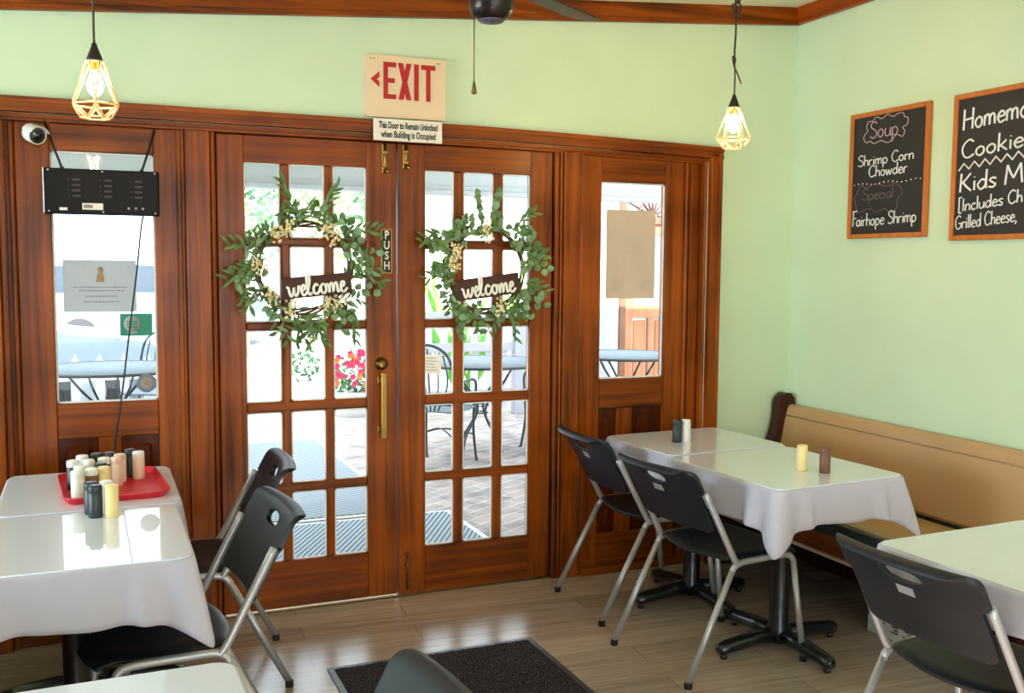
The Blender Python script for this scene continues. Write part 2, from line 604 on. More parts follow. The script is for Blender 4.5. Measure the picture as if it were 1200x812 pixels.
FACE_MX = Matrix.Rotation(-PI / 2, 4, 'Z') @ Matrix.Rotation(PI / 2, 4, 'X')   # text facing -x (from the right wall)

# ------------------------------------------------------------------ the room shell
XR, XL, YF = 3.345, -4.0, -7.0          # right wall, left wall, front wall (behind the camera)
WY = -0.04                               # face of the back wall's plaster
def zc(x):                               # underside of the sloping crown
    return 2.452 + 0.083 * x
bm = nb(); box(bm, XL - 0.2, XR + 0.2, YF - 0.2, 0.10, -0.06, 0.0)
structure('floor', bm, M['floor'], 'grey brown wood plank floor', 'floor')
bm = nb()
box(bm, XL - 0.2, XR + 0.2, WY, 0.12, 2.05, 3.1)
box(bm, 2.82, XR + 0.2, WY, 0.12, 0, 2.05)
box(bm, XL - 0.2, -0.36, WY, 0.12, 0, 2.05)
structure('wall_back', bm, M['wall'], 'pale green wall above and beside the doors', 'wall')
bm = nb(); box(bm, XR, XR + 0.15, YF - 0.2, 0.12, 0, 3.1)
structure('wall_right', bm, M['wall'], 'pale green wall with the chalkboards', 'wall')
bm = nb()      # left wall with a wide opening added to let light in
box(bm, XL - 0.15, XL, YF - 0.2, -2.35, 0, 3.1); box(bm, XL - 0.15, XL, -0.35, 0.12, 0, 3.1)
box(bm, XL - 0.15, XL, -2.35, -0.35, 0, 0.75); box(bm, XL - 0.15, XL, -2.35, -0.35, 2.25, 3.1)
structure('wall_left', bm, M['wall'], 'pale green wall left of the camera', 'wall')
bm = nb()
box(bm, XL - 0.2, -1.1, YF - 0.15, YF, 0, 3.1); box(bm, 2.9, XR + 0.2, YF - 0.15, YF, 0, 3.1)
box(bm, -1.1, 2.9, YF - 0.15, YF, 0, 0.6); box(bm, -1.1, 2.9, YF - 0.15, YF, 2.4, 3.1)
structure('wall_front', bm, M['wall'], 'pale green wall behind the camera', 'wall')
bm = nb()      # sloping ceiling
za, zb = zc(XL) + 0.10, zc(XR) + 0.10
v = [bm.verts.new(p) for p in ((XL - .2, YF - .2, za), (XR + .2, YF - .2, zb), (XR + .2, .12, zb), (XL - .2, .12, za),
                               (XL - .2, YF - .2, za + .08), (XR + .2, YF - .2, zb + .08), (XR + .2, .12, zb + .08), (XL - .2, .12, za + .08))]
for q in ((0, 1, 2, 3), (4, 7, 6, 5), (0, 4, 5, 1), (1, 5, 6, 2), (2, 6, 7, 3), (3, 7, 4, 0)):
    bm.faces.new([v[i] for i in q])
structure('ceiling', bm, M['ceil'], 'cream ceiling sloping up to the right wall', 'ceiling')
bm = nb(); box(bm, XL - 0.5, XR + 0.6, YF - 0.5, 0.35, 3.1, 3.2)
structure('roof', bm, M['greypaint'], 'roof above the room', 'roof')

bm = nb(); box(bm, -0.70, -0.62, -3.2, -0.08, 0, .66, 0, .004); box(bm, -0.71, -0.61, -3.2, -0.08, .66, .69, 0, .004)  # unseen; added to keep low light off the floor under the left tables
structure('blocker', bm, M['wdark'], 'low wooden partition added left of the left tables to block low light', 'blocker')
# crowns
def sloped_strip(bm, x0, x1, y0, y1, dz0, dz1, f):
    vs = [bm.verts.new(p) for p in ((x0, y0, f(x0) + dz0), (x1, y0, f(x1) + dz0), (x1, y1, f(x1) + dz0), (x0, y1, f(x0) + dz0),
                                    (x0, y0, f(x0) + dz1), (x1, y0, f(x1) + dz1), (x1, y1, f(x1) + dz1), (x0, y1, f(x0) + dz1))]
    for q in ((0, 3, 2, 1), (4, 5, 6, 7), (0, 1, 5, 4), (1, 2, 6, 5), (2, 3, 7, 6), (3, 0, 4, 7)):
        bm.faces.new([vs[i] for i in q])
bm = nb()
sloped_strip(bm, XL, XR - 0.001, WY - 0.026, WY, 0.0, 0.10, zc)
sloped_strip(bm, XL, XR - 0.001, WY - 0.034, WY, 0.022, 0.09, zc)
structure('trim_1', bm, M['wh'], 'wooden crown strip along the top of the back wall', 'trim')
bm = nb()
zr = zc(XR)
box(bm, XR - 0.026, XR, YF, WY - 0.03, zr, zr + 0.098, 0, 0.002)
box(bm, XR - 0.034, XR, YF, WY - 0.03, zr + 0.022, zr + 0.09, 0, 0.003)
structure('trim_2', bm, M['wy'], 'wooden crown strip along the top of the right wall', 'trim')

# header casing over the doors; it sags a little towards its right end
def sag(x):
    return -0.026 * max(0, (x - 1.6) / 1.3) ** 1.3 if x > 1.6 else 0.0
def header(bm, x0, x1, y0, y1, z0, z1, mi=0):
    n = 10
    R = []
    for i in range(n + 1):
        x = x0 + (x1 - x0) * i / n
        s = sag(x)
        R.append([bm.verts.new((x, y0, z0 + s)), bm.verts.new((x, y1, z0 + s)), bm.verts.new((x, y1, z1 + s)), bm.verts.new((x, y0, z1 + s))])
    for a, b in zip(R, R[1:]):
        for k in range(4):
            f = bm.faces.new((a[k], b[k], b[(k + 1) % 4], a[(k + 1) % 4])); f.material_index = mi
    bm.faces.new(R[0]); bm.faces.new(list(reversed(R[-1])))
bm = nb()
header(bm, -0.42, 2.893, -0.068, WY + 0.01, 2.062, 2.118)
header(bm, -0.42, 2.893, -0.076, WY + 0.01, 2.096, 2.110)
header(bm, -0.42, 2.893, -0.072, WY + 0.01, 2.062, 2.072)
header(bm, -0.40, 2.82, -0.045, 0.08, 2.044, 2.060)
header(bm, -0.40, 2.82, -0.028, 0.08, 2.034, 2.046)
structure('trim_3', bm, M['wh'], 'wooden header casing over the doors and sidelights', 'trim')
bm = nb()
box(bm, 2.824, 2.893, -0.068, WY + 0.01, 0, 2.06, 0, 0.003)
box(bm, 2.868, 2.884, -0.076, WY + 0.01, 0, 2.06, 0, 0.003)
box(bm, 2.824, 2.834, -0.074, WY + 0.01, 0, 2.04, 0, 0.003)
structure('trim_4', bm, M['wv'], 'wooden casing right of the right sidelight', 'trim')
bm = nb()
box(bm, -0.42, -0.318, -0.068, WY + 0.01, 0, 2.06, 0, 0.003)
box(bm, -0.40, -0.385, -0.076, WY + 0.01, 0, 2.06, 0, 0.003)
structure('trim_5', bm, M['wv'], 'wooden casing left of the left sidelight', 'trim')
def post(name, x0, x1, flat0, flat1, label):
    bm = nb()
    box(bm, x0, x1, 0.0, 0.10, 0, 2.04, 0, 0.002)
    box(bm, flat0, flat1, -0.034, 0.02, 0, 2.034, 0, 0.003)
    for a in (x0, x1 - 0.020):
        box(bm, a, a + 0.020, -0.020, 0.02, 0, 2.034, 0, 0.005, 2)
    for a in (flat0 - 0.016, flat1 + 0.004):
        box(bm, a, a + 0.012, -0.027, 0.02, 0, 2.034, 0, 0.005, 2)
    return structure(name, bm, M['wv'], label, 'trim')
post('trim_6', 0.318, 0.468, 0.352, 0.446, 'wooden post between left sidelight and left door')
post('trim_7', 1.996, 2.146, 2.036, 2.122, 'wooden post between right door and right sidelight')
# jambs closing the outer sides of the sidelights
bm = nb()
box(bm, 2.712, 2.83, 0.012, 0.10, 0, 2.04, 0, 0.002)
box(bm, 2.712, 2.730, -0.018, 0.05, 0, 2.03, 0, 0.006, 2)
box(bm, 2.806, 2.826, -0.040, 0.05, 0, 2.03, 0, 0.006, 2)
box(bm, 2.745, 2.800, -0.004, 0.05, 0, 2.02, 0, 0.004, 1)
structure('trim_8', bm, M['wv'], 'wooden jamb between the right sidelight and its casing', 'trim')
bm = nb()
box(bm, -0.33, -0.262, 0.012, 0.10, 0, 2.04, 0, 0.002)
box(bm, -0.318, -0.294, -0.040, 0.05, 0, 2.03, 0, 0.006, 2)
box(bm, -0.282, -0.264, -0.018, 0.05, 0, 2.03, 0, 0.006, 2)
structure('trim_9', bm, M['wv'], 'wooden jamb left of the left sidelight', 'trim')
bm = nb(); box(bm, 2.146, 2.893, -0.045, 0.04, 0, 0.035, 0, 0.004); 
structure('baseboard_back', bm, M['wh'], 'low wooden strip under the right sidelight', 'baseboard')
bm = nb(); box(bm, -0.318, 0.352, -0.030, 0.05, 0, 0.035, 0, 0.004)
structure('baseboard_left', bm, M['wh'], 'low wooden strip under the left sidelight', 'baseboard')
bm = nb(); box(bm, 2.894, XR, WY - 0.015, WY, 0, 0.09, 0, 0.004)
structure('baseboard_right_corner', bm, M['wh'], 'wooden baseboard in the corner', 'baseboard')
bm = nb(); box(bm, 0.47, 1.996, 0.0, 0.10, 0.0, 0.008, 0, 0.002)
structure('trim_10', bm, M['dkbrass'], 'dark metal threshold under the two doors', 'trim')

bm = nb()
box(bm, 0.455, 0.490, 0.050, 0.10, 0, 2.06); box(bm, 1.976, 2.01, 0.050, 0.10, 0, 2.06); box(bm, 0.455, 2.01, 0.050, 0.10, 2.012, 2.062)
structure('trim_11', bm, M['wdark'], 'door stop round the two doors', 'trim')
# sidelights
def sidelight(name, x0, x1, gx0, gx1, z0, gz0, gz1, ztop, label, sep):
    """a fixed sash: stiles, rails, one tall pane and two raised panels below it."""
    bm = nb()
    box(bm, x0, gx0, -0.004, 0.046, z0, ztop, 0, 0.004)
    box(bm, gx1, x1, -0.004, 0.046, z0, ztop, 0, 0.004)
    box(bm, gx0, gx1, -0.004, 0.046, gz1, ztop, 1, 0.004)
    box(bm, gx0, gx1, -0.004, 0.046, 0.81, gz0, 1, 0.004)
    box(bm, gx0, gx1, -0.004, 0.046, z0, 0.19, 1, 0.004)
    box(bm, sep[0], sep[1], -0.004, 0.046, 0.19, 0.81, 0, 0.003)
    for a, b in ((gx0, sep[0]), (sep[1], gx1)):
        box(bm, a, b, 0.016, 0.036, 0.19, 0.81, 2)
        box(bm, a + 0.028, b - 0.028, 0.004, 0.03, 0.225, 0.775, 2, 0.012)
    o = structure(name, bm, [M['wv'], M['wh'], M['wdark']], label, 'window')
    g = nb(); box(g, gx0 - 0.004, gx1 + 0.004, 0.018, 0.024, gz0 - 0.004, gz1 + 0.004)
    obj('glass_pane', g, M['glass'], o)
    b = nb()
    for (a0, a1, c0, c1) in ((gx0, gx0 + .007, gz0, gz1), (gx1 - .007, gx1, gz0, gz1), (gx0, gx1, gz0, gz0 + .007), (gx0, gx1, gz1 - .007, gz1)):
        box(b, a0, a1, 0.010, 0.018, c0, c1)
    obj('glazing_bead', b, M['whitepaint'], o)
    return o
sidelight('window_1', -0.262, 0.334, -0.140, 0.234, 0.03, 0.95, 1.93, 2.034, 'left sidelight window with tall pane behind the hanging black box', (0.008, 0.090))
sidelight('window_2', 2.146, 2.712, 2.248, 2.606, 0.03, 0.955, 1.905, 2.026, 'right sidelight window with beige notice in its tall pane', (2.348, 2.434))

# doors
ROWS = [(1.612, 1.92), (1.258, 1.576), (0.917, 1.222), (0.562, 0.872), (0.222, 0.522)]
def make_door(name, x0, x1, cols, zb, label):
    bm = nb()
    y0, y1 = 0.0, 0.044
    gx0, gx1 = cols[0][0], cols[-1][1]
    box(bm, x0, gx0, y0, y1, zb, 2.03, 0, 0.003)
    box(bm, gx1, x1, y0, y1, zb, 2.03, 0, 0.003)
    box(bm, gx0, gx1, y0 + .0005, y1, ROWS[0][1], 2.03, 1, 0.002)
    box(bm, gx0, gx1, y0 + .0005, y1, zb, ROWS[-1][0], 1, 0.002)
    for (a, b) in zip(cols, cols[1:]):
        box(bm, a[1], b[0], y0 + 0.006, y1 - 0.006, ROWS[-1][0], ROWS[0][1], 0, 0.008, 2)
    for (a, b) in zip(ROWS, ROWS[1:]):
        box(bm, gx0, gx1, y0 + 0.005, y1 - 0.005, b[1], a[0], 1, 0.008, 2)
    o = structure(name, bm, [M['wv'], M['wh']], label, 'door')
    g = nb()
    box(g, gx0 - 0.004, gx1 + 0.004, 0.020, 0.025, ROWS[-1][0] - .004, ROWS[0][1] + .004)
    obj('glass_pane', g, M['glass'], o)
    b = nb()
    for (z0, z1) in ROWS:
        for (a, c) in cols:
            for q in ((a, a + .006, z0, z1), (c - .006, c, z0, z1), (a, c, z0, z0 + .006), (a, c, z1 - .006, z1)):
                box(b, q[0], q[1], 0.014, 0.020, q[2], q[3])
    obj('glazing_bead', b, M['whitepaint'], o)
    return o
door1 = make_door('door_1', 0.476, 1.234, [(0.583, 0.731), (0.770, 0.918), (0.955, 1.101)], 0.018, 'left French door with brass pull and PUSH plate')
door2 = make_door('door_2', 1.241, 1.990, [(1.366, 1.505), (1.551, 1.697), (1.743, 1.879)], 0.012, 'right French door without a pull handle')
def bolt(parent, x, ztop, zbot, knob_at):
    b = nb()
    box(b, x - 0.011, x + 0.011, -0.004, 0.001, min(zbot, ztop), max(zbot, ztop), 0, 0.002)
    tube(b, [(x, -0.010, zbot), (x, -0.010, ztop)], 0.006, 10)
    for z in (zbot * .75 + ztop * .25, zbot * .3 + ztop * .7):
        box(b, x - 0.011, x + 0.011, -0.017, 0.0, z - 0.008, z + 0.008, 0, 0.003)
    k = knob_at
    tube(b, [(x, -0.010, k), (x + 0.006, -0.024, k)], 0.004, 8)
    sphere(b, (x + 0.008, -0.027, k), 0.009)
    obj('flush_bolt', b, M['brass'], parent)
bolt(door1, 1.181, 2.024, 1.900, 1.905)
bolt(door2, 1.275, 2.024, 1.922, 1.926)
b = nb()
tube(b, [(1.279, -0.009, 0.035), (1.279, -0.009, 0.195)], 0.005, 10)
sphere(b, (1.279, -0.012, 0.197), 0.010)
for z in (0.06, 0.15):
    box(b, 1.269, 1.289, -0.013, 0.0, z - .006, z + .006, 0, .002)
obj('foot_bolt', b, M['dkbrass'], door2)
b = nb()
lathe(b, [(0, -0.03), (0.014, -0.030), (0.020, -0.026), (0.024, -0.012), (0.029, -0.006), (0.030, 0.0)], 24, (1.163, 0, 1.066), 0, 'y')
box(b, 1.1615, 1.1645, -0.034, -0.028, 1.058, 1.074)
obj('deadbolt', b, M['dkbrass'], door1)
b = nb()
box(b, 1.151, 1.176, -0.050, -0.038, 0.738, 1.032, 0, 0.003)
for z in (0.775, 0.995):
    box(b, 1.156, 1.171, -0.040, 0.0, z - 0.008, z + 0.008, 0, 0.002)
    box(b, 1.146, 1.181, -0.004, 0.001, z - 0.014, z + 0.014, 0, 0.002)
obj('pull_handle', b, M['brass'], door1)
b = nb(); box(b, 1.163, 1.214, -0.003, 0.001, 1.463, 1.658, 0, 0.001)
push = obj('push_plate', b, M['brass'], door1)
b = nb(); box(b, 1.169, 1.208, -0.0042, -0.002, 1.469, 1.652)
obj('black_panel', b, M['ink'], push)
bpy.context.view_layer.update()
# letters stacked one under another on the plate
me_all = nb()
for k, ch in enumerate('PUSH'):
    t = text_mesh('letter', ch, 0.050, Matrix.Translation((1.1885, -0.0048, 1.630 - 0.0445 * k)) @ FACE_MY, M['signwhite'], None, 0.0008, 0.8, offset=0.0012)
    me_all.from_mesh(t.data)
    bpy.data.objects.remove(t)
obj('lettering', me_all, M['signwhite'], push, normals=False)

# ------------------------------------------------------------------ strokes for handwriting
G = {
 'S': (.56, [[(.5, .88), (.32, 1), (.1, .85), (.16, .62), (.42, .45), (.5, .2), (.3, 0), (.05, .1)]]),
 'C': (.62, [[(.55, .85), (.35, 1), (.12, .78), (.05, .45), (.15, .1), (.35, 0), (.58, .14)]]),
 'F': (.52, [[(.1, 1), (.08, .5), (.06, 0)], [(.02, 1), (.3, .98), (.52, 1.02)], [(.08, .52), (.25, .52), (.42, .54)]]),
 'H': (.64, [[(.08, 1), (.07, .5), (.05, 0)], [(.55, 1), (.54, .5), (.53, 0)], [(.06, .48), (.3, .5), (.54, .52)]]),
 'K': (.60, [[(.1, 1), (.08, .5), (.06, 0)], [(.52, .95), (.3, .65), (.1, .45)], [(.18, .5), (.35, .25), (.56, 0)]]),
 'M': (.80, [[(.04, 0), (.08, .5), (.12, 1)], [(.12, 1), (.25, .6), (.38, .3)], [(.38, .3), (.52, .65), (.66, 1)], [(.66, 1), (.7, .5), (.74, 0)]]),
 'I': (.22, [[(.1, 1), (.1, .5), (.1, 0)]]),
 'G': (.68, [[(.58, .85), (.38, 1), (.12, .8), (.05, .45), (.15, .1), (.36, 0), (.58, .15), (.6, .42)], [(.36, .42), (.5, .43), (.64, .42)]]),
 '[': (.34, [[(.3, 1.1), (.2, 1.1), (.1, 1.1)], [(.1, 1.1), (.1, .5), (.1, -.12)], [(.1, -.12), (.2, -.12), (.3, -.12)]]),
 ',': (.2, [[(.1, .06), (.1, -.05), (.02, -.18)]]),
 'a': (.48, [[(.4, .45), (.22, .5), (.05, .25), (.18, 0), (.36, .12), (.4, .45)], [(.41, .5), (.41, .25), (.44, 0)]]),
 'c': (.42, [[(.38, .42), (.22, .5), (.06, .27), (.18, 0), (.38, .08)]]),
 'd': (.50, [[(.4, .42), (.22, .5), (.05, .25), (.18, 0), (.36, .12), (.42, .4)], [(.43, 1), (.42, .5), (.43, 0)]]),
 'e': (.46, [[(.06, .26), (.25, .28), (.4, .32), (.34, .48), (.2, .5), (.06, .27), (.18, 0), (.42, .08)]]),
 'h': (.46, [[(.08, 1), (.07, .5), (.06, 0)], [(.07, .3), (.2, .5), (.36, .42), (.39, 0)]]),
 'i': (.20, [[(.1, .5), (.1, .25), (.1, 0)], [(.1, .68), (.105, .7), (.11, .72)]]),
 'l': (.20, [[(.1, 1), (.1, .5), (.1, 0)]]),
 'k': (.46, [[(.08, 1), (.07, .5), (.06, 0)], [(.38, .55), (.22, .38), (.08, .25)], [(.15, .3), (.28, .15), (.42, 0)]]),
 'm': (.68, [[(.06, .5), (.06, .25), (.05, 0)], [(.06, .32), (.16, .5), (.3, .42), (.32, 0)], [(.32, .32), (.42, .5), (.56, .42), (.59, 0)]]),
 'n': (.46, [[(.06, .5), (.06, .25), (.06, 0)], [(.06, .3), (.2, .5), (.36, .42), (.39, 0)]]),
 'o': (.48, [[(.24, .5), (.08, .38), (.06, .15), (.22, 0), (.38, .14), (.38, .38), (.24, .5)]]),
 'p': (.48, [[(.07, .5), (.06, 0), (.06, -.36)], [(.07, .4), (.25, .5), (.41, .28), (.28, 0), (.07, .08)]]),
 'r': (.36, [[(.07, .5), (.06, .25), (.06, 0)], [(.06, .3), (.16, .47), (.33, .46)]]),
 's': (.40, [[(.35, .44), (.2, .5), (.08, .4), (.2, .26), (.33, .14), (.2, 0), (.04, .06)]]),
 'u': (.48, [[(.06, .5), (.06, .15), (.2, 0), (.36, .14), (.4, .5)], [(.41, .5), (.41, .25), (.44, 0)]]),
 'w': (.60, [[(.03, .5), (.14, 0), (.27, .42), (.4, 0), (.54, .5)]]),
 ' ': (.30, []),
}
def stroke(bm, pts2, place, r, smooth=True, seg=5, flat=0.35):
    P = [Vector((a, b, 0)) for a, b in pts2]
    if smooth:
        P = catmull(P, 4)
    Q = [place(p.x, p.y) for p in P]
    tube(bm, Q, r, seg)
def line(parent, mat, name, *a):
    b_ = nb(); x_ = write(b_, *a); obj(name, b_, mat, parent); return x_
def write(bm, text, place, x, y, size, r, slope=0.0, squeeze=1.0):
    for ch in text:
        w, st = G[ch]
        for s in st:
            stroke(bm, [(x + a * size * squeeze, y + b * size + slope * (x + a * size * squeeze)) for a, b in s], place, r)
        x += w * size * squeeze
    return x

# ------------------------------------------------------------------ signs over the doors
t = thing('exit_sign', 'cream EXIT sign with red letters and arrow above the doors', 'sign', (1.26, WY, 2.130))
b = nb(); prism(b, rrect(0.360, 0.260, 0.012, 4, 0, 0.130), -0.020, 'y', -0.001); obj('sign_board', b, M['signcream'], t)
L = nb()
def bar(bm, pts, y0=-0.0235, y1=-0.0205):
    prism(bm, pts, y1 - y0, 'y', y0)
zb_, zt_ = 0.078, 0.232
def rect(x0, x1, z0, z1):
    bar(L, [(x0, z0), (x1, z0), (x1, z1), (x0, z1)])
rect(-0.100, -0.080, zb_, zt_); rect(-0.080, -0.044, zt_ - .020, zt_); rect(-0.080, -0.050, .146, .165); rect(-0.080, -0.044, zb_, zb_ + .020)
bar(L, [(-0.034, zb_), (-0.012, zb_), (0.024, zt_), (0.002, zt_)]); bar(L, [(-0.036, zt_), (-0.014, zt_), (0.024, zb_), (0.002, zb_)], -0.0238)
rect(0.036, 0.057, zb_, zt_)
rect(0.068, 0.132, zt_ - .020, zt_); rect(0.090, 0.110, zb_, zt_ - .02)
bar(L, [(-0.156, .158), (-0.118, .190), (-0.118, .166), (-0.130, .157)]); bar(L, [(-0.156, .158), (-0.130, .157), (-0.118, .148), (-0.118, .125)])
obj('lettering', L, M['signred'], t)
for x in (-.14, -.155, .14, .15):
    b = nb(); lathe(b, [(0, -.0225), (.003, -.0215), (.0035, -.0205)], 8, (x, 0, .243), 0, 'y'); obj('screw', b, M['dkbrass'], t)
t = thing('door_notice', 'small white notice plate with two lines of black lettering below EXIT sign', 'sign', (1.262, -0.078, 2.028))
b = nb(); box(b, -0.152, 0.152, -0.014, 0.0, 0.0, 0.092, 0, 0.002); obj('sign_plate', b, M['signwhite'], t)
bpy.context.view_layer.update()
text_mesh('lettering', 'This Door to Remain Unlocked', 0.040, Matrix.Translation((0, -0.0152, 0.064)) @ FACE_MY, M['ink'], t, 0.0006, 0.51, offset=0.0009)
text_mesh('lettering', 'when Building is Occupied', 0.040, Matrix.Translation((0, -0.0152, 0.026)) @ FACE_MY, M['ink'], t, 0.0006, 0.57, offset=0.0009)

# ------------------------------------------------------------------ chalkboards
def chalkboard(name, y0, y1, z0, z1, label):
    """hangs on the right wall; local x runs to the viewer's right (world -y), z up."""
    t = thing(name, label, 'chalkboard', (XR, y0, z0), -PI / 2)
    W, Hh = abs(y1 - y0), z1 - z0
    b = nb(); fw = 0.022
    for q in ((0, fw, 0, Hh), (W - fw, W, 0, Hh), (fw, W - fw, 0, fw), (fw, W - fw, Hh - fw, Hh)):
        box(b, q[0], q[1], -0.022, 0.0, q[2], q[3], 0, 0.003)
    obj('frame', b, M['frame'], t)
    b = nb(); box(b, fw - .004, W - fw + .004, -0.013, -0.002, fw - .004, Hh - fw + .004); obj('slate', b, M['board'], t)
    return t, W, Hh
place = lambda x, z: Vector((x, -0.0135, z))
t, W, Hh = chalkboard('chalkboard', -0.468, -0.952, 1.640, 2.222, 'smaller framed chalkboard with soup and special, nearer the corner')
b = nb()
line(t, M['chalk'], 'chalk_text', 'Shrimp Corn', place, 0.052, 0.335, 0.050, 0.0027, 0.02, 1.40)
line(t, M['chalk'], 'chalk_text', 'Chowder', place, 0.125, 0.280, 0.052, 0.0027, 0.02, 1.32)
for k in range(16):
    x = 0.035 + k * 0.027
    sphere(b, (x, -0.0135, 0.252 + 0.004 * math.sin(k)), 0.0032, 0, 6, 4)
    obj('chalk_dot', b, M['chalk'], t); b = nb()
x_ = write(b, 'F', place, 0.030, 0.056, 0.072, 0.0026, 0.03, 0.8)
write(b, 'airhope Shrimp', place, x_ - .006, 0.056, 0.058, 0.0026, 0.03, 1.08)
obj('chalk_text', b, M['chalk'], t)
b = nb()
line(t, M['pinkchalk'], 'chalk_text', 'Soup', place, 0.122, 0.460, 0.074, 0.0026, 0.0, 1.22)
cl = [(.10, .47), (.09, .45), (.11, .425), (.14, .43), (.17, .415), (.22, .425), (.27, .41), (.31, .43), (.33, .445), (.37, .43), (.385, .455), (.37, .475), (.40, .485), (.405, .515), (.38, .525), (.37, .545), (.33, .545), (.30, .535), (.26, .55), (.22, .535), (.18, .548), (.15, .53), (.12, .53), (.11, .50), (.12, .485)]
cl = [(.085 + (a - .09) * .86, .430 + (c - .41) * .90) for a, c in cl]
stroke(b, cl + [cl[0]], place, 0.0022)
obj('chalk_cloud', b, M['pinkchalk'], t)
b = nb()
line(t, M['faintchalk'], 'chalk_text', 'Special', place, 0.090, 0.176, 0.052, 0.0018, 0.02, 1.35)
cl = [(.07, .18), (.05, .165), (.07, .14), (.06, .12), (.10, .12), (.16, .135), (.22, .115), (.27, .13), (.31, .108), (.35, .125), (.36, .15), (.385, .17), (.37, .2), (.33, .215), (.28, .205), (.2, .222), (.14, .205), (.10, .22), (.08, .2)]
cl = [(a * .9 - .01, c + .028 - (.04 if c < .15 else 0) * .6) for a, c in cl]
stroke(b, cl + [cl[0]], place, 0.0016)
obj('chalk_cloud', b, M['faintchalk'], t)
t, W, Hh = chalkboard('chalkboard', -1.080, -1.760, 1.620, 2.222, 'larger framed chalkboard with homemade cookies and kids menu')
b = nb()
line(t, M['chalk'], 'chalk_text', 'Homemade', place, 0.046, 0.450, 0.084, 0.0046, 0.06, 1.10)
line(t, M['chalk'], 'chalk_text', 'Cookies', place, 0.044, 0.334, 0.072, 0.0042, 0.07, 1.55)
zz = [(0.035 + 0.026 * k, 0.300 + 0.02 * k * .12 + (0.014 if k % 2 else -0.012)) for k in range(17)]
stroke(b, zz, place, 0.0044, False)
line(t, M['chalk'], 'chalk_text', 'Kids M', place, 0.040, 0.196, 0.076, 0.0044, 0.07, 1.46)
line(t, M['chalk'], 'chalk_text', '[Includes Ch', place, 0.038, 0.116, 0.052, 0.0030, 0.08, 1.24)
line(t, M['chalk'], 'chalk_text', 'Grilled Cheese,', place, 0.028, 0.044, 0.055, 0.0026, 0.08, 0.92)
obj('chalk_zigzag', b, M['chalk'], t)

# ------------------------------------------------------------------ wreaths
def leaf(bm, base, d, nrm, L, Wd, mi):
    d = d.normalized(); s = d.cross(nrm).normalized(); nn = s.cross(d)
    prof = ((0, 0), (.2, .32), (.45, .5), (.7, .42), (.9, .18), (1, 0))
    lft, rgt, mid = [], [], []
    for tt, w in prof:
        c = base + d * L * tt + nn * L * 0.12 * math.sin(PI * tt)
        mid.append(bm.verts.new(c))
        if 0 < tt < 1:
            lft.append(bm.verts.new(c + s * Wd * w + nn * Wd * w * .25)); rgt.append(bm.verts.new(c - s * Wd * w + nn * Wd * w * .25))
    for side, rev in ((lft, False), (rgt, True)):
        fs = [(mid[0], mid[1], side[0])]
        for i in range(len(side) - 1):
            fs.append((mid[i + 1], mid[i + 2], side[i + 1], side[i]))
        fs.append((mid[-2], mid[-1], side[-1]))
        for f in fs:
            q = bm.faces.new(tuple(reversed(f)) if rev else f); q.material_index = mi; q.smooth = True
WEL = [[(0, .42), (.05, .5), (.10, .15), (.17, 0), (.26, .2), (.30, .45), (.31, .15), (.38, 0), (.48, .2), (.52, .48), (.58, .42), (.64, .25), (.78, .32), (.80, .46), (.72, .52), (.64, .35), (.66, .08), (.76, 0), (.92, .25), (1.02, .7), (1.02, .98), (.94, 1.02), (.90, .7), (.92, .15), (1.0, 0), (1.1, .1)],
       [(1.40, .42), (1.30, .52), (1.18, .32), (1.20, .08), (1.30, 0), (1.42, .12), (1.52, .4)],
       [(1.62, .5), (1.52, .36), (1.54, .1), (1.64, 0), (1.74, .16), (1.72, .4), (1.62, .5), (1.74, .42), (1.84, .48)],
       [(1.84, .48), (1.88, .2), (1.88, 0), (1.92, .3), (2.0, .5), (2.06, .4), (2.06, .02), (2.12, .34), (2.2, .5), (2.26, .4), (2.27, .06), (2.36, .06), (2.44, .24), (2.58, .34), (2.58, .5), (2.48, .5), (2.42, .28), (2.46, .04), (2.58, 0), (2.72, .18)]]
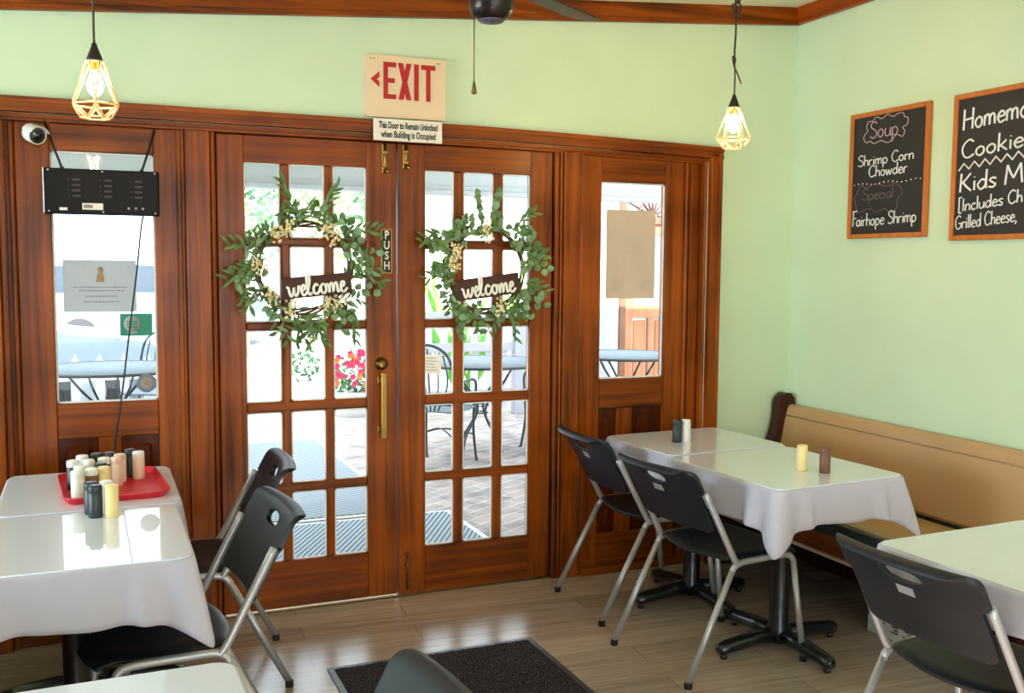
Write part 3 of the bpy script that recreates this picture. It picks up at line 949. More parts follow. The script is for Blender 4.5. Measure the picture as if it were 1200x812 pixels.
def wreath(cx, cz, label, seed, loose, sx, round_share, sign, spread, clusters):
    rnd = random.Random(seed)
    t = thing('wreath', label, 'wreath', (cx, -0.004, cz), 0)
    tw = nb()
    R0 = 0.185
    for k in range(4):
        pts = [(math.cos(a) * (R0 + .012 * math.sin(3 * a + k * 1.7)) * sx, -0.040 + .012 * math.cos(2 * a + k * 1.3), math.sin(a) * (R0 + .012 * math.cos(4 * a + k))) for a in [2 * PI * i / 40 for i in range(40)]]
        tube(tw, pts, 0.0045, 6, closed=True)
    lf = nb()
    nsp = 40
    for i in range(nsp):
        a = 2 * PI * i / nsp + rnd.uniform(-.08, .08)
        rr = R0 + rnd.uniform(-.035, .03)
        p = Vector((math.cos(a) * rr * sx, -0.045 + rnd.uniform(-.02, .012), math.sin(a) * rr))
        out = Vector((math.cos(a), 0, math.sin(a))); tan = Vector((-math.sin(a), 0, math.cos(a)))
        horiz = abs(math.cos(a))
        d = (out * rnd.uniform(.25, 1.0) + tan * rnd.choice((-1, 1, 1)) * rnd.uniform(.3, 1.0) + Vector((0, rnd.uniform(-.35, .05), 0))).normalized()
        Ls = rnd.uniform(.05, spread) * (.75 + .45 * horiz)
        bend = Vector((0, rnd.uniform(-.02, .01), -rnd.uniform(.0, .04)))
        pts = []
        for k in range(6):
            q = p + d * Ls * k / 5 + bend * (k / 5) ** 2
            q.y = max(min(q.y, -0.014), -0.092)
            pts.append(q)
        tube(tw, pts, 0.0016, 5)
        rd = rnd.random() < round_share
        nl = 6 if rd else 7
        for k in range(nl):
            u = (k + .6) / nl
            q = p + d * Ls * u + bend * u * u
            side = 1 if k % 2 else -1
            dd = (d * rnd.uniform(.25, .8) + d.cross(Vector((0, 1, 0))) * side * rnd.uniform(.6, 1.1) + Vector((0, rnd.uniform(-.55, .1), rnd.uniform(-.2, .1)))).normalized()
            if q.y + dd.y * .05 > -0.012:
                dd.y = -abs(dd.y)
            q.y = max(min(q.y, -0.014), -0.095)
            nrm = Vector((rnd.uniform(-.6, .6), -1, rnd.uniform(-.6, .6)))
            if rd:
                leaf(lf, q, dd, nrm, rnd.uniform(.032, .046), rnd.uniform(.028, .038), rnd.choice((0, 1, 1)))
            else:
                leaf(lf, q, dd, nrm, rnd.uniform(.042, .066), rnd.uniform(.012, .020), rnd.choice((0, 0, 1)))
    # long loose sprigs that stick out
    for (x0, z0, x1, z1, rdd) in loose:
        p, q = Vector((x0, -.05, z0)), Vector((x1, -.055, z1))
        mid = (p + q) / 2 + Vector((rnd.uniform(-.02, .02), -.02, rnd.uniform(.0, .03)))
        pts = catmull([p, mid, q], 5)
        tube(tw, pts, 0.0016, 5)
        for k, c in enumerate(pts[1:]):
            dd = ((q - p).normalized() + Vector((0, -.2, (.7 if k % 2 else -.7)))).normalized()
            if rdd:
                leaf(lf, c, dd, Vector((rnd.uniform(-.4, .4), -1, rnd.uniform(-.4, .4))), .036, .034, rnd.choice((0, 1)))
            else:
                leaf(lf, c, dd, Vector((rnd.uniform(-.5, .5), -1, .3)), rnd.uniform(.045, .065), .014, 0)
    for a_ in clusters:
        a = math.radians(a_)
        c = Vector((math.cos(a) * (R0 - .005) * sx, -.082, math.sin(a) * (R0 - .005)))
        br = nb()
        for k in range(34):
            q = c + Vector((rnd.gauss(0, .015), rnd.gauss(0, .008), rnd.gauss(0, .020)))
            q.y = min(q.y, -.03)
            sphere(br, q, rnd.uniform(.0045, .0072), 0, 7, 5)
        o = obj('berry_cluster', br, M['berry'], t); o['label'] = 'cluster of cream berries'
    obj('twig_ring', tw, M['twig'], t)
    obj('foliage', lf, [M['leaf'], M['leafb']], t, normals=False)
    (sx0, sz0, w, h, ang, tall) = sign
    M4 = Matrix.Translation((sx0, -0.100, sz0)) @ Matrix.Rotation(-ang, 4, 'Y')
    b = nb(); box(b, -w / 2, w / 2, -0.006, 0.006, -h / 2, h / 2, 0, 0.002, 1, M4)
    s = obj('welcome_sign', b, M['plaque'], t); s['label'] = 'dark brown plaque with white welcome lettering'
    b = nb()
    sc = w * 0.86 / 2.72
    pl = lambda x, z: M4 @ Vector(((x - 1.36) * sc, -0.0085, (z - .42) * sc * tall))
    for st in WEL:
        stroke(b, st, pl, 0.0056, True, 8)
    obj('lettering', b, M['letter'], s)
    return t
wreath(0.820, 1.486, 'leafy welcome wreath with many cream berries on left door', 3,
       [(-.02, .2, -.09, .36, False), (.06, .2, .13, .33, False), (.14, .14, .30, .16, False), (-.16, .06, -.30, .09, False), (-.17, .0, -.31, -.05, False), (.2, .02, .31, -.06, False), (.17, -.16, .20, -.30, False), (-.05, -.19, -.04, -.31, False), (.05, -.2, .08, -.31, False), (-.15, -.1, -.24, -.16, False)],
       1.06, 0.35, (0.040, -0.073, 0.292, 0.088, math.radians(5.5), .86), 0.16, (128, 112, 62, 52, 178, 222, 250, 300, 318))
wreath(1.640, 1.480, 'leafy welcome wreath of rounder leaves on right door', 11,
       [(-.02, .18, -.05, .33, True), (.02, .18, .05, .34, True), (.12, .15, .22, .26, False), (-.17, .08, -.26, .09, True), (-.17, .02, -.28, -.04, False), (.19, .03, .28, .07, False), (.18, -.05, .28, -.10, False), (-.1, -.18, -.12, -.29, True), (.1, -.18, .13, -.30, False), (-.2, .15, -.30, .12, False)],
       0.98, 0.7, (-0.012, -0.073, 0.300, 0.094, math.radians(7.0), .86), 0.14, (95, 150, 170, 225, 290))

# ------------------------------------------------------------------ things on the left sidelight
t = thing('sign_box', 'black vented metal box hanging by two straps before left window', 'electronic box', (0.043, -0.145, 1.686))
b = nb(); box(b, -0.198, 0.198, -0.022, 0.022, 0.0, 0.163, 0, 0.003); box(b, -0.203, 0.203, 0.012, 0.022, -0.004, 0.167, 0, 0.002)
obj('case', b, M['ampblack'], t)
b = nb(); box(b, -0.204, -0.199, -0.023, 0.023, -0.002, 0.165, 0, .001); obj('side_plate', b, M['steel'], t)
for x in (-0.105, 0.005, 0.112):
    b = nb()
    for k in range(4):
        box(b, x, x + 0.028, -0.0235, -0.0215, 0.060 + k * 0.020, 0.068 + k * 0.020, 0, 0.002)
        lathe(b, [(0, -.0238), (.0025, -.0228), (.003, -.0215)], 8, (x - .012, 0, 0.064 + k * .02), 0, 'y')
    obj('vent_slots', b, M['slot'], t)
b = nb(); box(b, -0.072, 0.0, -0.0232, -0.0218, 0.014, 0.038); obj('barcode_label', b, M['signwhite'], t)
b = nb(); box(b, -0.150, -0.123, -0.0232, -0.0218, 0.010, 0.020); obj('rating_label', b, M['signwhite'], t)
b = nb()
for k in range(12):
    w = (0.0012, 0.0022)[k % 3 == 0]
    box(b, -0.066 + k * 0.0026, -0.066 + k * 0.0026 + w, -0.0236, -0.0230, 0.020, 0.033)
obj('barcode', b, M['ink'], t)
for x in (-.185, 0, .185):
    for z in (.006, .157):
        b = nb(); lathe(b, [(0, -.0245), (.0035, -.0235), (.004, -.0215)], 8, (x, 0, z), 0, 'y'); obj('screw', b, M['steel'], t)
for x in (.09, .115, .14):
    b = nb(); lathe(b, [(0, -.030), (.004, -.030), (.005, -.0215)], 10, (x, 0, .022), 0, 'y'); obj('button', b, M['steel'], t)
for (p, q) in (((-.196, .098, .345), (-.138, 0, .166)), ((.196, .098, .335), (.140, 0, .166))):
    b = nb()
    tube(b, [p, ((p[0] + q[0]) / 2, .06, (p[2] + q[2]) / 2 - .004), q], 0.0045, 8)
    lathe(b, [(0, -.006), (.007, -.004), (.007, .006), (0, .008)], 8, q)
    lathe(b, [(0, -.008), (.006, 0), (0, .008)], 8, p)
    obj('hanging_strap', b, M['cable'], t)
b = nb()
pts = catmull([(0.143, 0.012, 0.0), (0.135, .05, -.05), (.116, .075, -.22), (.08, .09, -.49), (.048, .095, -.73), (.02, .10, -.90), (.015, .105, -1.05), (.012, .107, -1.30), (.012, .107, -1.60)], 8)
tube(b, pts, 0.0035, 8)
obj('power_cord', b, M['cable'], t)

t = thing('security_camera', 'small white bullet security camera high left of the window', 'camera', (-0.195, -0.004, 2.000))
b = nb(); lathe(b, [(0, -.012), (.022, -.012), (.026, -.006), (.026, 0)], 16, (0, 0, 0), 0, 'y'); tube(b, catmull([(0, -.01, 0), (0, -.03, .0), (.0, -.05, -.012)], 4), 0.008, 10)
obj('mount', b, M['cam_white'], t)
Rm = Matrix.Rotation(math.radians(28), 3, 'Z') @ Matrix.Rotation(math.radians(14), 3, 'X')
b = nb()
lathe(b, [(0, .03), (.024, .028), (.031, .018), (.033, -.045), (.030, -.045), (.030, -.040)], 24, (0.0, -.055, -.018), 0, 'y', mat=Rm)
ns = 9
vis_o, vis_i = [], []
for k in range(ns):
    a = math.radians(20 + 140 * k / (ns - 1))
    for (lst, r) in ((vis_o, .0375), (vis_i, .0355)):
        lst.append([b.verts.new(Vector((0, -.055, -.018)) + Rm @ Vector((r * math.cos(a), y, r * math.sin(a)))) for y in (.012, -.062)])
for k in range(ns - 1):
    b.faces.new((vis_o[k][0], vis_o[k][1], vis_o[k + 1][1], vis_o[k + 1][0])); b.faces.new((vis_i[k][0], vis_i[k + 1][0], vis_i[k + 1][1], vis_i[k][1]))
    b.faces.new((vis_o[k][1], vis_i[k][1], vis_i[k + 1][1], vis_o[k + 1][1]))
obj('housing', b, M['cam_white'], t)
b = nb(); lathe(b, [(.030, -.041), (.012, -.041), (.010, -.044), (0, -.045)], 24, (0.0, -.055, -.018), 0, 'y', mat=Rm); obj('lens', b, M['lens'], t)
b = nb()
for k in range(12):
    a = 2 * PI * k / 12
    c = Vector((0, -.055, -.018)) + Rm @ Vector((.021 * math.cos(a), -.0415, .021 * math.sin(a)))
    sphere(b, c, .0032, 0, 6, 4)
obj('infrared_led', b, M['slot'], t)

def sheet(name, label, x0, x1, z0, z1, mat, tilt=0.0, cat='notice'):
    t = thing(name, label, cat, ((x0 + x1) / 2, 0.0162, z0), 0)
    w, h = x1 - x0, z1 - z0
    b = nb()
    nx, nz = 8, 6
    vs = [[b.verts.new((-w / 2 + w * i / nx, -0.0004 - 0.0006 * math.sin(i * 1.3 + j), h * j / nz + tilt * (-w / 2 + w * i / nx))) for i in range(nx + 1)] for j in range(nz + 1)]
    for j in range(nz):
        for i in range(nx):
            b.faces.new((vs[j][i], vs[j][i + 1], vs[j + 1][i + 1], vs[j + 1][i]))
    o = obj('sheet', b, mat, t)
    md = o.modifiers.new('thickness', 'SOLIDIFY'); md.thickness = 0.0004; md.offset = 0
    return t
t = sheet('paper_notice', 'grey paper notice with small tan figure on left window', -0.107, 0.160, 1.308, 1.512, M['paper'])
b = nb()
rr = random.Random(4)
for z, x0, x1 in ((.098, -.098, .098), (.084, -.078, .088), (.062, -.055, .060), (.040, -.062, .068)):
    x = x0
    while x < x1:
        w = rr.uniform(.004, .012)
        box(b, x, min(x + w, x1), -0.0028, -0.0018, z - .0022, z + .0022); x += w + .003
obj('print', b, M['faintink'], t)
b = nb(); prism(b, [(-.014, .118), (.016, .118), (.012, .150), (.008, .160), (-.004, .160), (-.010, .148)], .001, 'y', -.0028); lathe(b, [(0, -.0028), (.011, -.0026), (.011, -.0018)], 14, (.001, 0, .168), 0, 'y'); obj('print', b, M['tint'], t)
t = sheet('green_sticker', 'green card with pale round emblem on left window', 0.096, 0.217, 1.211, 1.300, M['green_card'])
b = nb(); lathe(b, [(0, -.0028), (.032, -.0026), (.032, -.0018)], 24, (-.016, 0, .048), 0, 'y'); prism(b, [(-.035, .010), (.003, .010), (.003, .016), (-.035, .016)], .001, 'y', -.0028); obj('emblem', b, M['paper'], t)
b = nb()
for z in (.036, .046, .056): box(b, -.036, .004, -.0034, -.0028, z - .0025, z + .0025)
obj('print', b, M['green_card'], t)
t = thing('star_badge_sticker', 'round grey star badge sticker low in left window', 'sticker', (0.190, 0.0165, 0.980))
b = nb(); lathe(b, [(0, -.001), (.037, -.001), (.038, 0)], 30, (0, 0, .038), 0, 'y'); obj('disc', b, M['grey_sticker'], t)
b = nb()
st = [((.022 if k % 2 == 0 else .010) * math.sin(PI * k / 5), .038 + (.022 if k % 2 == 0 else .010) * math.cos(PI * k / 5)) for k in range(10)]
prism(b, st, .001, 'y', -.0024); obj('star', b, M['tint'], t)
b = nb()
for R in (.034, .027): tube(b, [(R * math.cos(2 * PI * k / 32), -.0014, .038 + R * math.sin(2 * PI * k / 32)) for k in range(32)], .0012, 5, closed=True)
obj('ring', b, M['slot'], t)
t = sheet('paper_notice', 'large beige paper notice in right window', 2.286, 2.560, 1.345, 1.775, M['paperb'])
for (x0, x1, z0, z1) in ((-.105, -.045, .040, .100), (.062, .100, .055, .095)):
    b = nb(); box(b, x0, x1, -.0028, -.0018, z0, z1); obj('printed_square', b, M['lightpatch'], t)
b = nb()
for (x0, x1, z) in ((-.07, .05, .30), (-.09, .07, .27), (-.06, .06, .245), (-.02, .03, .36), (-.05, .05, .18)): box(b, x0, x1, -.0026, -.0018, z - .004, z + .004)
obj('print', b, M['lightpatch'], t)

# ------------------------------------------------------------------ ceiling fan
FX, FY = 1.06, -1.55
zceil = zc(FX) + 0.10
t = thing('ceiling_fan', 'dark bronze ceiling fan with hanging pull chain', 'ceiling fan', (FX, FY, 0))
b = nb(); lathe(b, [(0, zceil), (.062, zceil - .004), (.058, zceil - .04), (.022, zceil - .055), (.014, zceil - .07), (.014, 2.405)], 24); obj('canopy', b, M['fan'], t)
b = nb(); lathe(b, [(.014, 2.420), (.05, 2.415), (.088, 2.395), (.096, 2.36), (.096, 2.315), (.080, 2.290), (.066, 2.284), (.066, 2.270)], 32); obj('motor_housing', b, M['fan'], t)
b = nb(); lathe(b, [(.060, 2.275), (.063, 2.255), (.062, 2.225), (.052, 2.205), (.036, 2.196)], 32); obj('switch_housing', b, M['fan'], t)
b = nb(); lathe(b, [(.037, 2.1965), (.034, 2.192), (.006, 2.189), (.004, 2.186), (0, 2.185)], 24); obj('bottom_cap', b, M['fancap'], t)
for k in range(3):
    a = math.radians(33 + 120 * k)
    R = Matrix.Rotation(a, 4, 'Z')
    b = nb()
    o_ = [(0.06, -.016), (.10, -.013), (.14, -.026), (.19, -.036), (.19, .036), (.14, .026), (.10, .013), (.06, .016)]
    prism(b, o_, .005, 'z', 2.300)
    bmesh.ops.transform(b, matrix=R, verts=b.verts)
    obj('blade_arm', b, M['fan'], t)
    b = nb()
    o_ = [(.15, -.045), (.30, -.055), (.50, -.060), (.545, -.048), (.56, -.02), (.56, .02), (.545, .048), (.50, .060), (.30, .055), (.15, .045)]
    prism(b, o_, .006, 'z', 0)
    bmesh.ops.transform(b, matrix=R @ Matrix.Translation((0, 0, 2.309)) @ Matrix.Rotation(math.radians(11), 4, 'X'), verts=b.verts)
    obj('blade', b, M['fanblade'], t)
b = nb(); cxp = (-.050, .004)
tube(b, [(cxp[0], cxp[1], 2.212), (cxp[0], cxp[1], 2.02)], 0.0016, 6)
lathe(b, [(0, 2.025), (.003, 2.022), (.005, 2.012), (.008, 1.992), (0.006, 1.988), (0, 1.987)], 12, (cxp[0], cxp[1], 0)); obj('pull_chain', b, M['dkbrass'], t)

# ------------------------------------------------------------------ pendant lamps
def pendant(x, y, ztop, label, knots, power):
    """ztop = tip of the cap, bulb and cage below it"""
    t = thing('pendant_lamp', label, 'pendant lamp', (x, y, ztop))
    zh = zc(x) + 0.10 - ztop
    b = nb(); lathe(b, [(0, zh), (.05, zh - .002), (.05, zh - .018), (.012, zh - .026), (0.004, zh - .03)], 24); obj('canopy', b, M['cap'], t)
    b = nb()
    if not knots:
        tube(b, [(0, 0, -.01), (-.001, 0, zh * .5), (-.002, 0, zh - .02)], 0.0032, 8)
    else:
        tube(b, catmull([(0, 0, -.01), (0.001, 0, .08), (-.004, 0, .16), (0.0, 0, .25), (-.004, 0, .34), (0, 0, zh - .02)], 6), 0.0030, 8)
        tube(b, catmull([(-.004, -.004, .11), (-.007, -.006, .16), (-.003, -.005, .22), (-.002, -.004, .27), (.004, -.002, .33)], 5), 0.0030, 8)
        # knot with a loop and a loose end
        tube(b, catmull([(0.001, -.004, .095), (-.012, -.006, .12), (-.014, -.005, .145), (-.004, -.008, .135), (-.008, -.008, .105), (.006, -.006, .085), (.028, -.004, .045)], 6), 0.0030, 8)
        tube(b, catmull([(0, -.005, .30), (-.016, -.008, .31), (-.020, -.004, .335), (0, -.009, .345), (.016, -.006, .335), (.014, -.003, .310), (-.004, -.008, .315), (-.008, -.008, .36), (.008, -.008, .375), (.010, -.004, .35), (-.010, -.004, .352)], 6), 0.0033, 8)
        tube(b, catmull([(.004, -.006, .35), (-.008, -.008, .38), (-.016, -.006, .405)], 5), 0.0030, 8)
    obj('cord', b, M['cable'], t)
    b = nb(); lathe(b, [(0, .004), (.006, .003), (.009, -.008), (.019, -.034), (.023, -.046), (.021, -.048), (0, -.047)], 24); obj('cap', b, M['cap'], t)
    b = nb()
    n = 6
    r1, z1, r2, z2, r3, z3 = .024, -.048, .066, -.165, .040, -.200
    A = [(r1 * math.cos(2 * PI * k / n), r1 * math.sin(2 * PI * k / n), z1) for k in range(n)]
    B = [(r2 * math.cos(2 * PI * (k + .5) / n), r2 * math.sin(2 * PI * (k + .5) / n), z2) for k in range(n)]
    Cc = [(r3 * math.cos(2 * PI * k / n), r3 * math.sin(2 * PI * k / n), z3) for k in range(n)]
    w = .0028
    for k in range(n):
        k2 = (k + 1) % n
        tube(b, [A[k], B[k]], w, 6); tube(b, [A[k2], B[k]], w, 6)
        tube(b, [B[k], B[k2]], w, 6); tube(b, [B[k], Cc[k]], w, 6); tube(b, [B[k], Cc[k2]], w, 6); tube(b, [Cc[k], Cc[k2]], w, 6)
    tube(b, [(r1 * math.cos(2 * PI * k / 20), r1 * math.sin(2 * PI * k / 20), z1) for k in range(20)], w, 6, closed=True)
    obj('cage', b, M['cage'], t)
    b = nb(); lathe(b, [(.012, -.047), (.0125, -.066), (.011, -.072), (0, -.072)], 16); obj('socket', b, M['dkbrass'], t)
    b = nb(); lathe(b, [(.010, -.070), (.013, -.080), (.021, -.102), (.022, -.114), (.017, -.130), (.008, -.140), (0, -.143)], 20); obj('bulb', b, M['bulb'], t)
    l = add_light('bulb_light', 'POINT', (0, 0, -.060), (0, 0, 0), power, (1.0, 0.47, 0.11), shadow_soft_size=.034)
    l.parent = t
    return t
pendant(0.020, -1.210, 2.102, 'left pendant lamp with glowing bulb in wire cage on straight cord', False, 14.0)
pendant(2.287, -0.995, 2.160, 'right pendant lamp with glowing bulb and knotted cord', True, 24.0)
pendant(2.30, -3.50, 2.20, 'unseen pendant lamp added right of the camera to warm the right wall', False, 11.0)  # extra lamp out of view, added to warm the right wall

# ------------------------------------------------------------------ tables
TZ = 0.722        # wooden top; cloth and cover lie on it
def table(x0, x1, y0, y1, rot, labels, drop, base=True, flat=(), seed=0, tipscale=1.0):
    cx, cy = (x0 + x1) / 2, (y0 + y1) / 2
    w, d = x1 - x0, y1 - y0
    t = thing('cafe_table', labels[0], 'table', (cx, cy, 0), rot, 'cafe tables')
    b = nb(); prism(b, rrect(w - .01, d - .01, .035, 5), .028, 'z', TZ - .028); obj('tabletop', b, M['wdark'], t)
    b = nb(); lathe(b, [(.0, .03), (.048, .03), (.05, .08), (.038, .10), (.038, TZ - .06), (.05, TZ - .05), (.16, TZ - .032), (.16, TZ - .028)], 20); obj('pedestal', b, M['blackmetal'], t)
    for k in range(4):
        a = k * PI / 2
        R = Matrix.Rotation(a, 4, 'Z')
        b = nb()
        tube(b, [(0.02, 0, .058), (.12, 0, .056), (.25, 0, .044), (.285, 0, .036), (.297, 0, .030)], [.034, .032, .029, .027, .014], 10, flat=0.9)
        bmesh.ops.transform(b, matrix=R, verts=b.verts)
        for v in b.verts:
            v.co.z = max(v.co.z, 0.010)
        tube(b, [R @ Vector((.27, 0, 0.0)), R @ Vector((.27, 0, .02))], .014, 10)
        obj('base_foot', b, M['blackmetal'], t)
    # cloth
    rnd = random.Random(seed)
    c = thing('tablecloth', labels[1], 'tablecloth', (cx, cy, TZ), rot, 'white tablecloths')
    b = nb()
    n = 120
    rc = .040
    per = []
    base_pts = rrect(w, d, rc, 10)
    # resample evenly
    P = [Vector((a, e, 0)) for a, e in base_pts]
    Ls = [(P[(i + 1) % len(P)] - P[i]).length for i in range(len(P))]
    tot = sum(Ls)
    ph = [rnd.uniform(0, 6.28) for _ in range(4)]
    def at(s):
        s %= tot
        for i, L_ in enumerate(Ls):
            if s <= L_:
                return P[i].lerp(P[(i + 1) % len(P)], s / L_ if L_ else 0)
            s -= L_
        return P[0]
    N = 380
    rows = 9
    grid = []
    def on_flat(p, m):
        return any((f[0] == 'x' and (p.x > 0) == (f[1] == '+') and abs(p.x) > w / 2 - m) or (f[0] == 'y' and (p.y > 0) == (f[1] == '+') and abs(p.y) > d / 2 - m) for f in flat)
    cj = {(sx, sy): (rnd.uniform(.8, 1.25), rnd.uniform(.6, 1.3), rnd.uniform(-.25, .25)) for sx in (1, -1) for sy in (1, -1)}
    for i in range(N):
        s = tot * i / N
        p = at(s); q = at(s + .004); r_ = at(s - .004)
        tg = (q - r_).normalized(); nr = Vector((tg.y, -tg.x, 0))
        if nr.dot(p) < 0: nr = -nr
        sg = (1 if p.x > 0 else -1, 1 if p.y > 0 else -1)
        j1, j2, j3 = cj[sg]
        dc = math.hypot(abs(p.x) - w / 2, abs(p.y) - d / 2)
        tip = math.exp(-max(0, dc - .016) / .042)
        dr = drop + tip * .090 * j1 * tipscale - .006 * math.exp(-((dc - .16) / .07) ** 2) + .004 * math.sin(s * 9 + ph[0])
        off = .012 + .004 * math.sin(s * 17 + ph[1]) + .003 * math.sin(s * 41 + ph[2])
        off += -.016 * math.exp(-((dc - .085) / .024) ** 2) + .016 * math.exp(-((dc - .135) / .022) ** 2) * j2 - .008 * math.exp(-((dc - .19) / .03) ** 2)
        fl = on_flat(p, .05)
        if fl: off = .002
        diag = Vector((sg[0] * (1 + j3), sg[1] * (1 - j3), 0)).normalized()
        col = [b.verts.new((p.x - nr.x * .008, p.y - nr.y * .008, .0024)), b.verts.new((p.x - nr.x * .002, p.y - nr.y * .002, .0022)),
               b.verts.new((p.x + nr.x * .001, p.y + nr.y * .001, -.0004)), b.verts.new((p.x + nr.x * .0022, p.y + nr.y * .0022, -.006))]
        for k in range(1, rows + 1):
            u = k / rows
            o_ = nr * (.0022 + off * u ** 1.1)
            if not fl:
                o_ += diag * tip * .062 * j1 * tipscale * (1.25 * u - .25 * u * u)
            zz_ = -.006 - (dr - .006) * u
            col.append(b.verts.new((p.x + o_.x, p.y + o_.y, zz_)))
        grid.append(col)
    for i in range(N):
        A, B = grid[i], grid[(i + 1) % N]
        for k in range(len(A) - 1):
            f = b.faces.new((A[k], B[k], B[k + 1], A[k + 1])); f.smooth = True
    b.faces.new([g[0] for g in grid])
    o = obj('cloth', b, M['cloth'], c)
    md = o.modifiers.new('thickness', 'SOLIDIFY'); md.thickness = .0012; md.offset = 1
    cv = thing('table_cover', labels[2], 'table cover', (cx, cy, TZ + .0036), rot, 'glossy clear table covers')
    b = nb(); prism(b, rrect(w - .012, d - .012, .036, 8), .004, 'z', 0)
    bmesh.ops.bevel(b, geom=[e for e in b.edges if abs(e.verts[0].co.z - e.verts[1].co.z) < 1e-6], offset=.0012, segments=2, affect='EDGES')
    obj('sheet', b, M['cover'], cv)
    return t
def names3(where):
    return ('square pedestal table under the white cloth ' + where, 'white cloth draped over the table ' + where, 'glossy clear sheet covering the table ' + where)
table(-0.30, 0.250, -0.900, -0.262, 0, names3('with the red tray'), .140, flat=('y-',), seed=1)
table(-0.37, 0.232, -1.540, -0.915, math.radians(0), names3('left front with four shakers near its far edge'), .150, flat=('y+',), seed=2)
table(-0.42, 0.244, -2.96, -2.275, math.radians(1), names3('cut off by the bottom left edge'), .150, seed=3)
table(2.150, 2.775, -0.775, -0.250, math.radians(3), names3('by the right sidelight'), .120, flat=('y-',), seed=4)
table(2.158, 2.782, -1.452, -0.795, math.radians(3), names3('with cream and brown shakers'), .140, flat=('y+',), seed=5)
table(2.032, 2.70, -2.76, -2.075, math.radians(2), names3('at the right edge of the photo'), .105, seed=6, tipscale=.3)
TOP = TZ + .0078

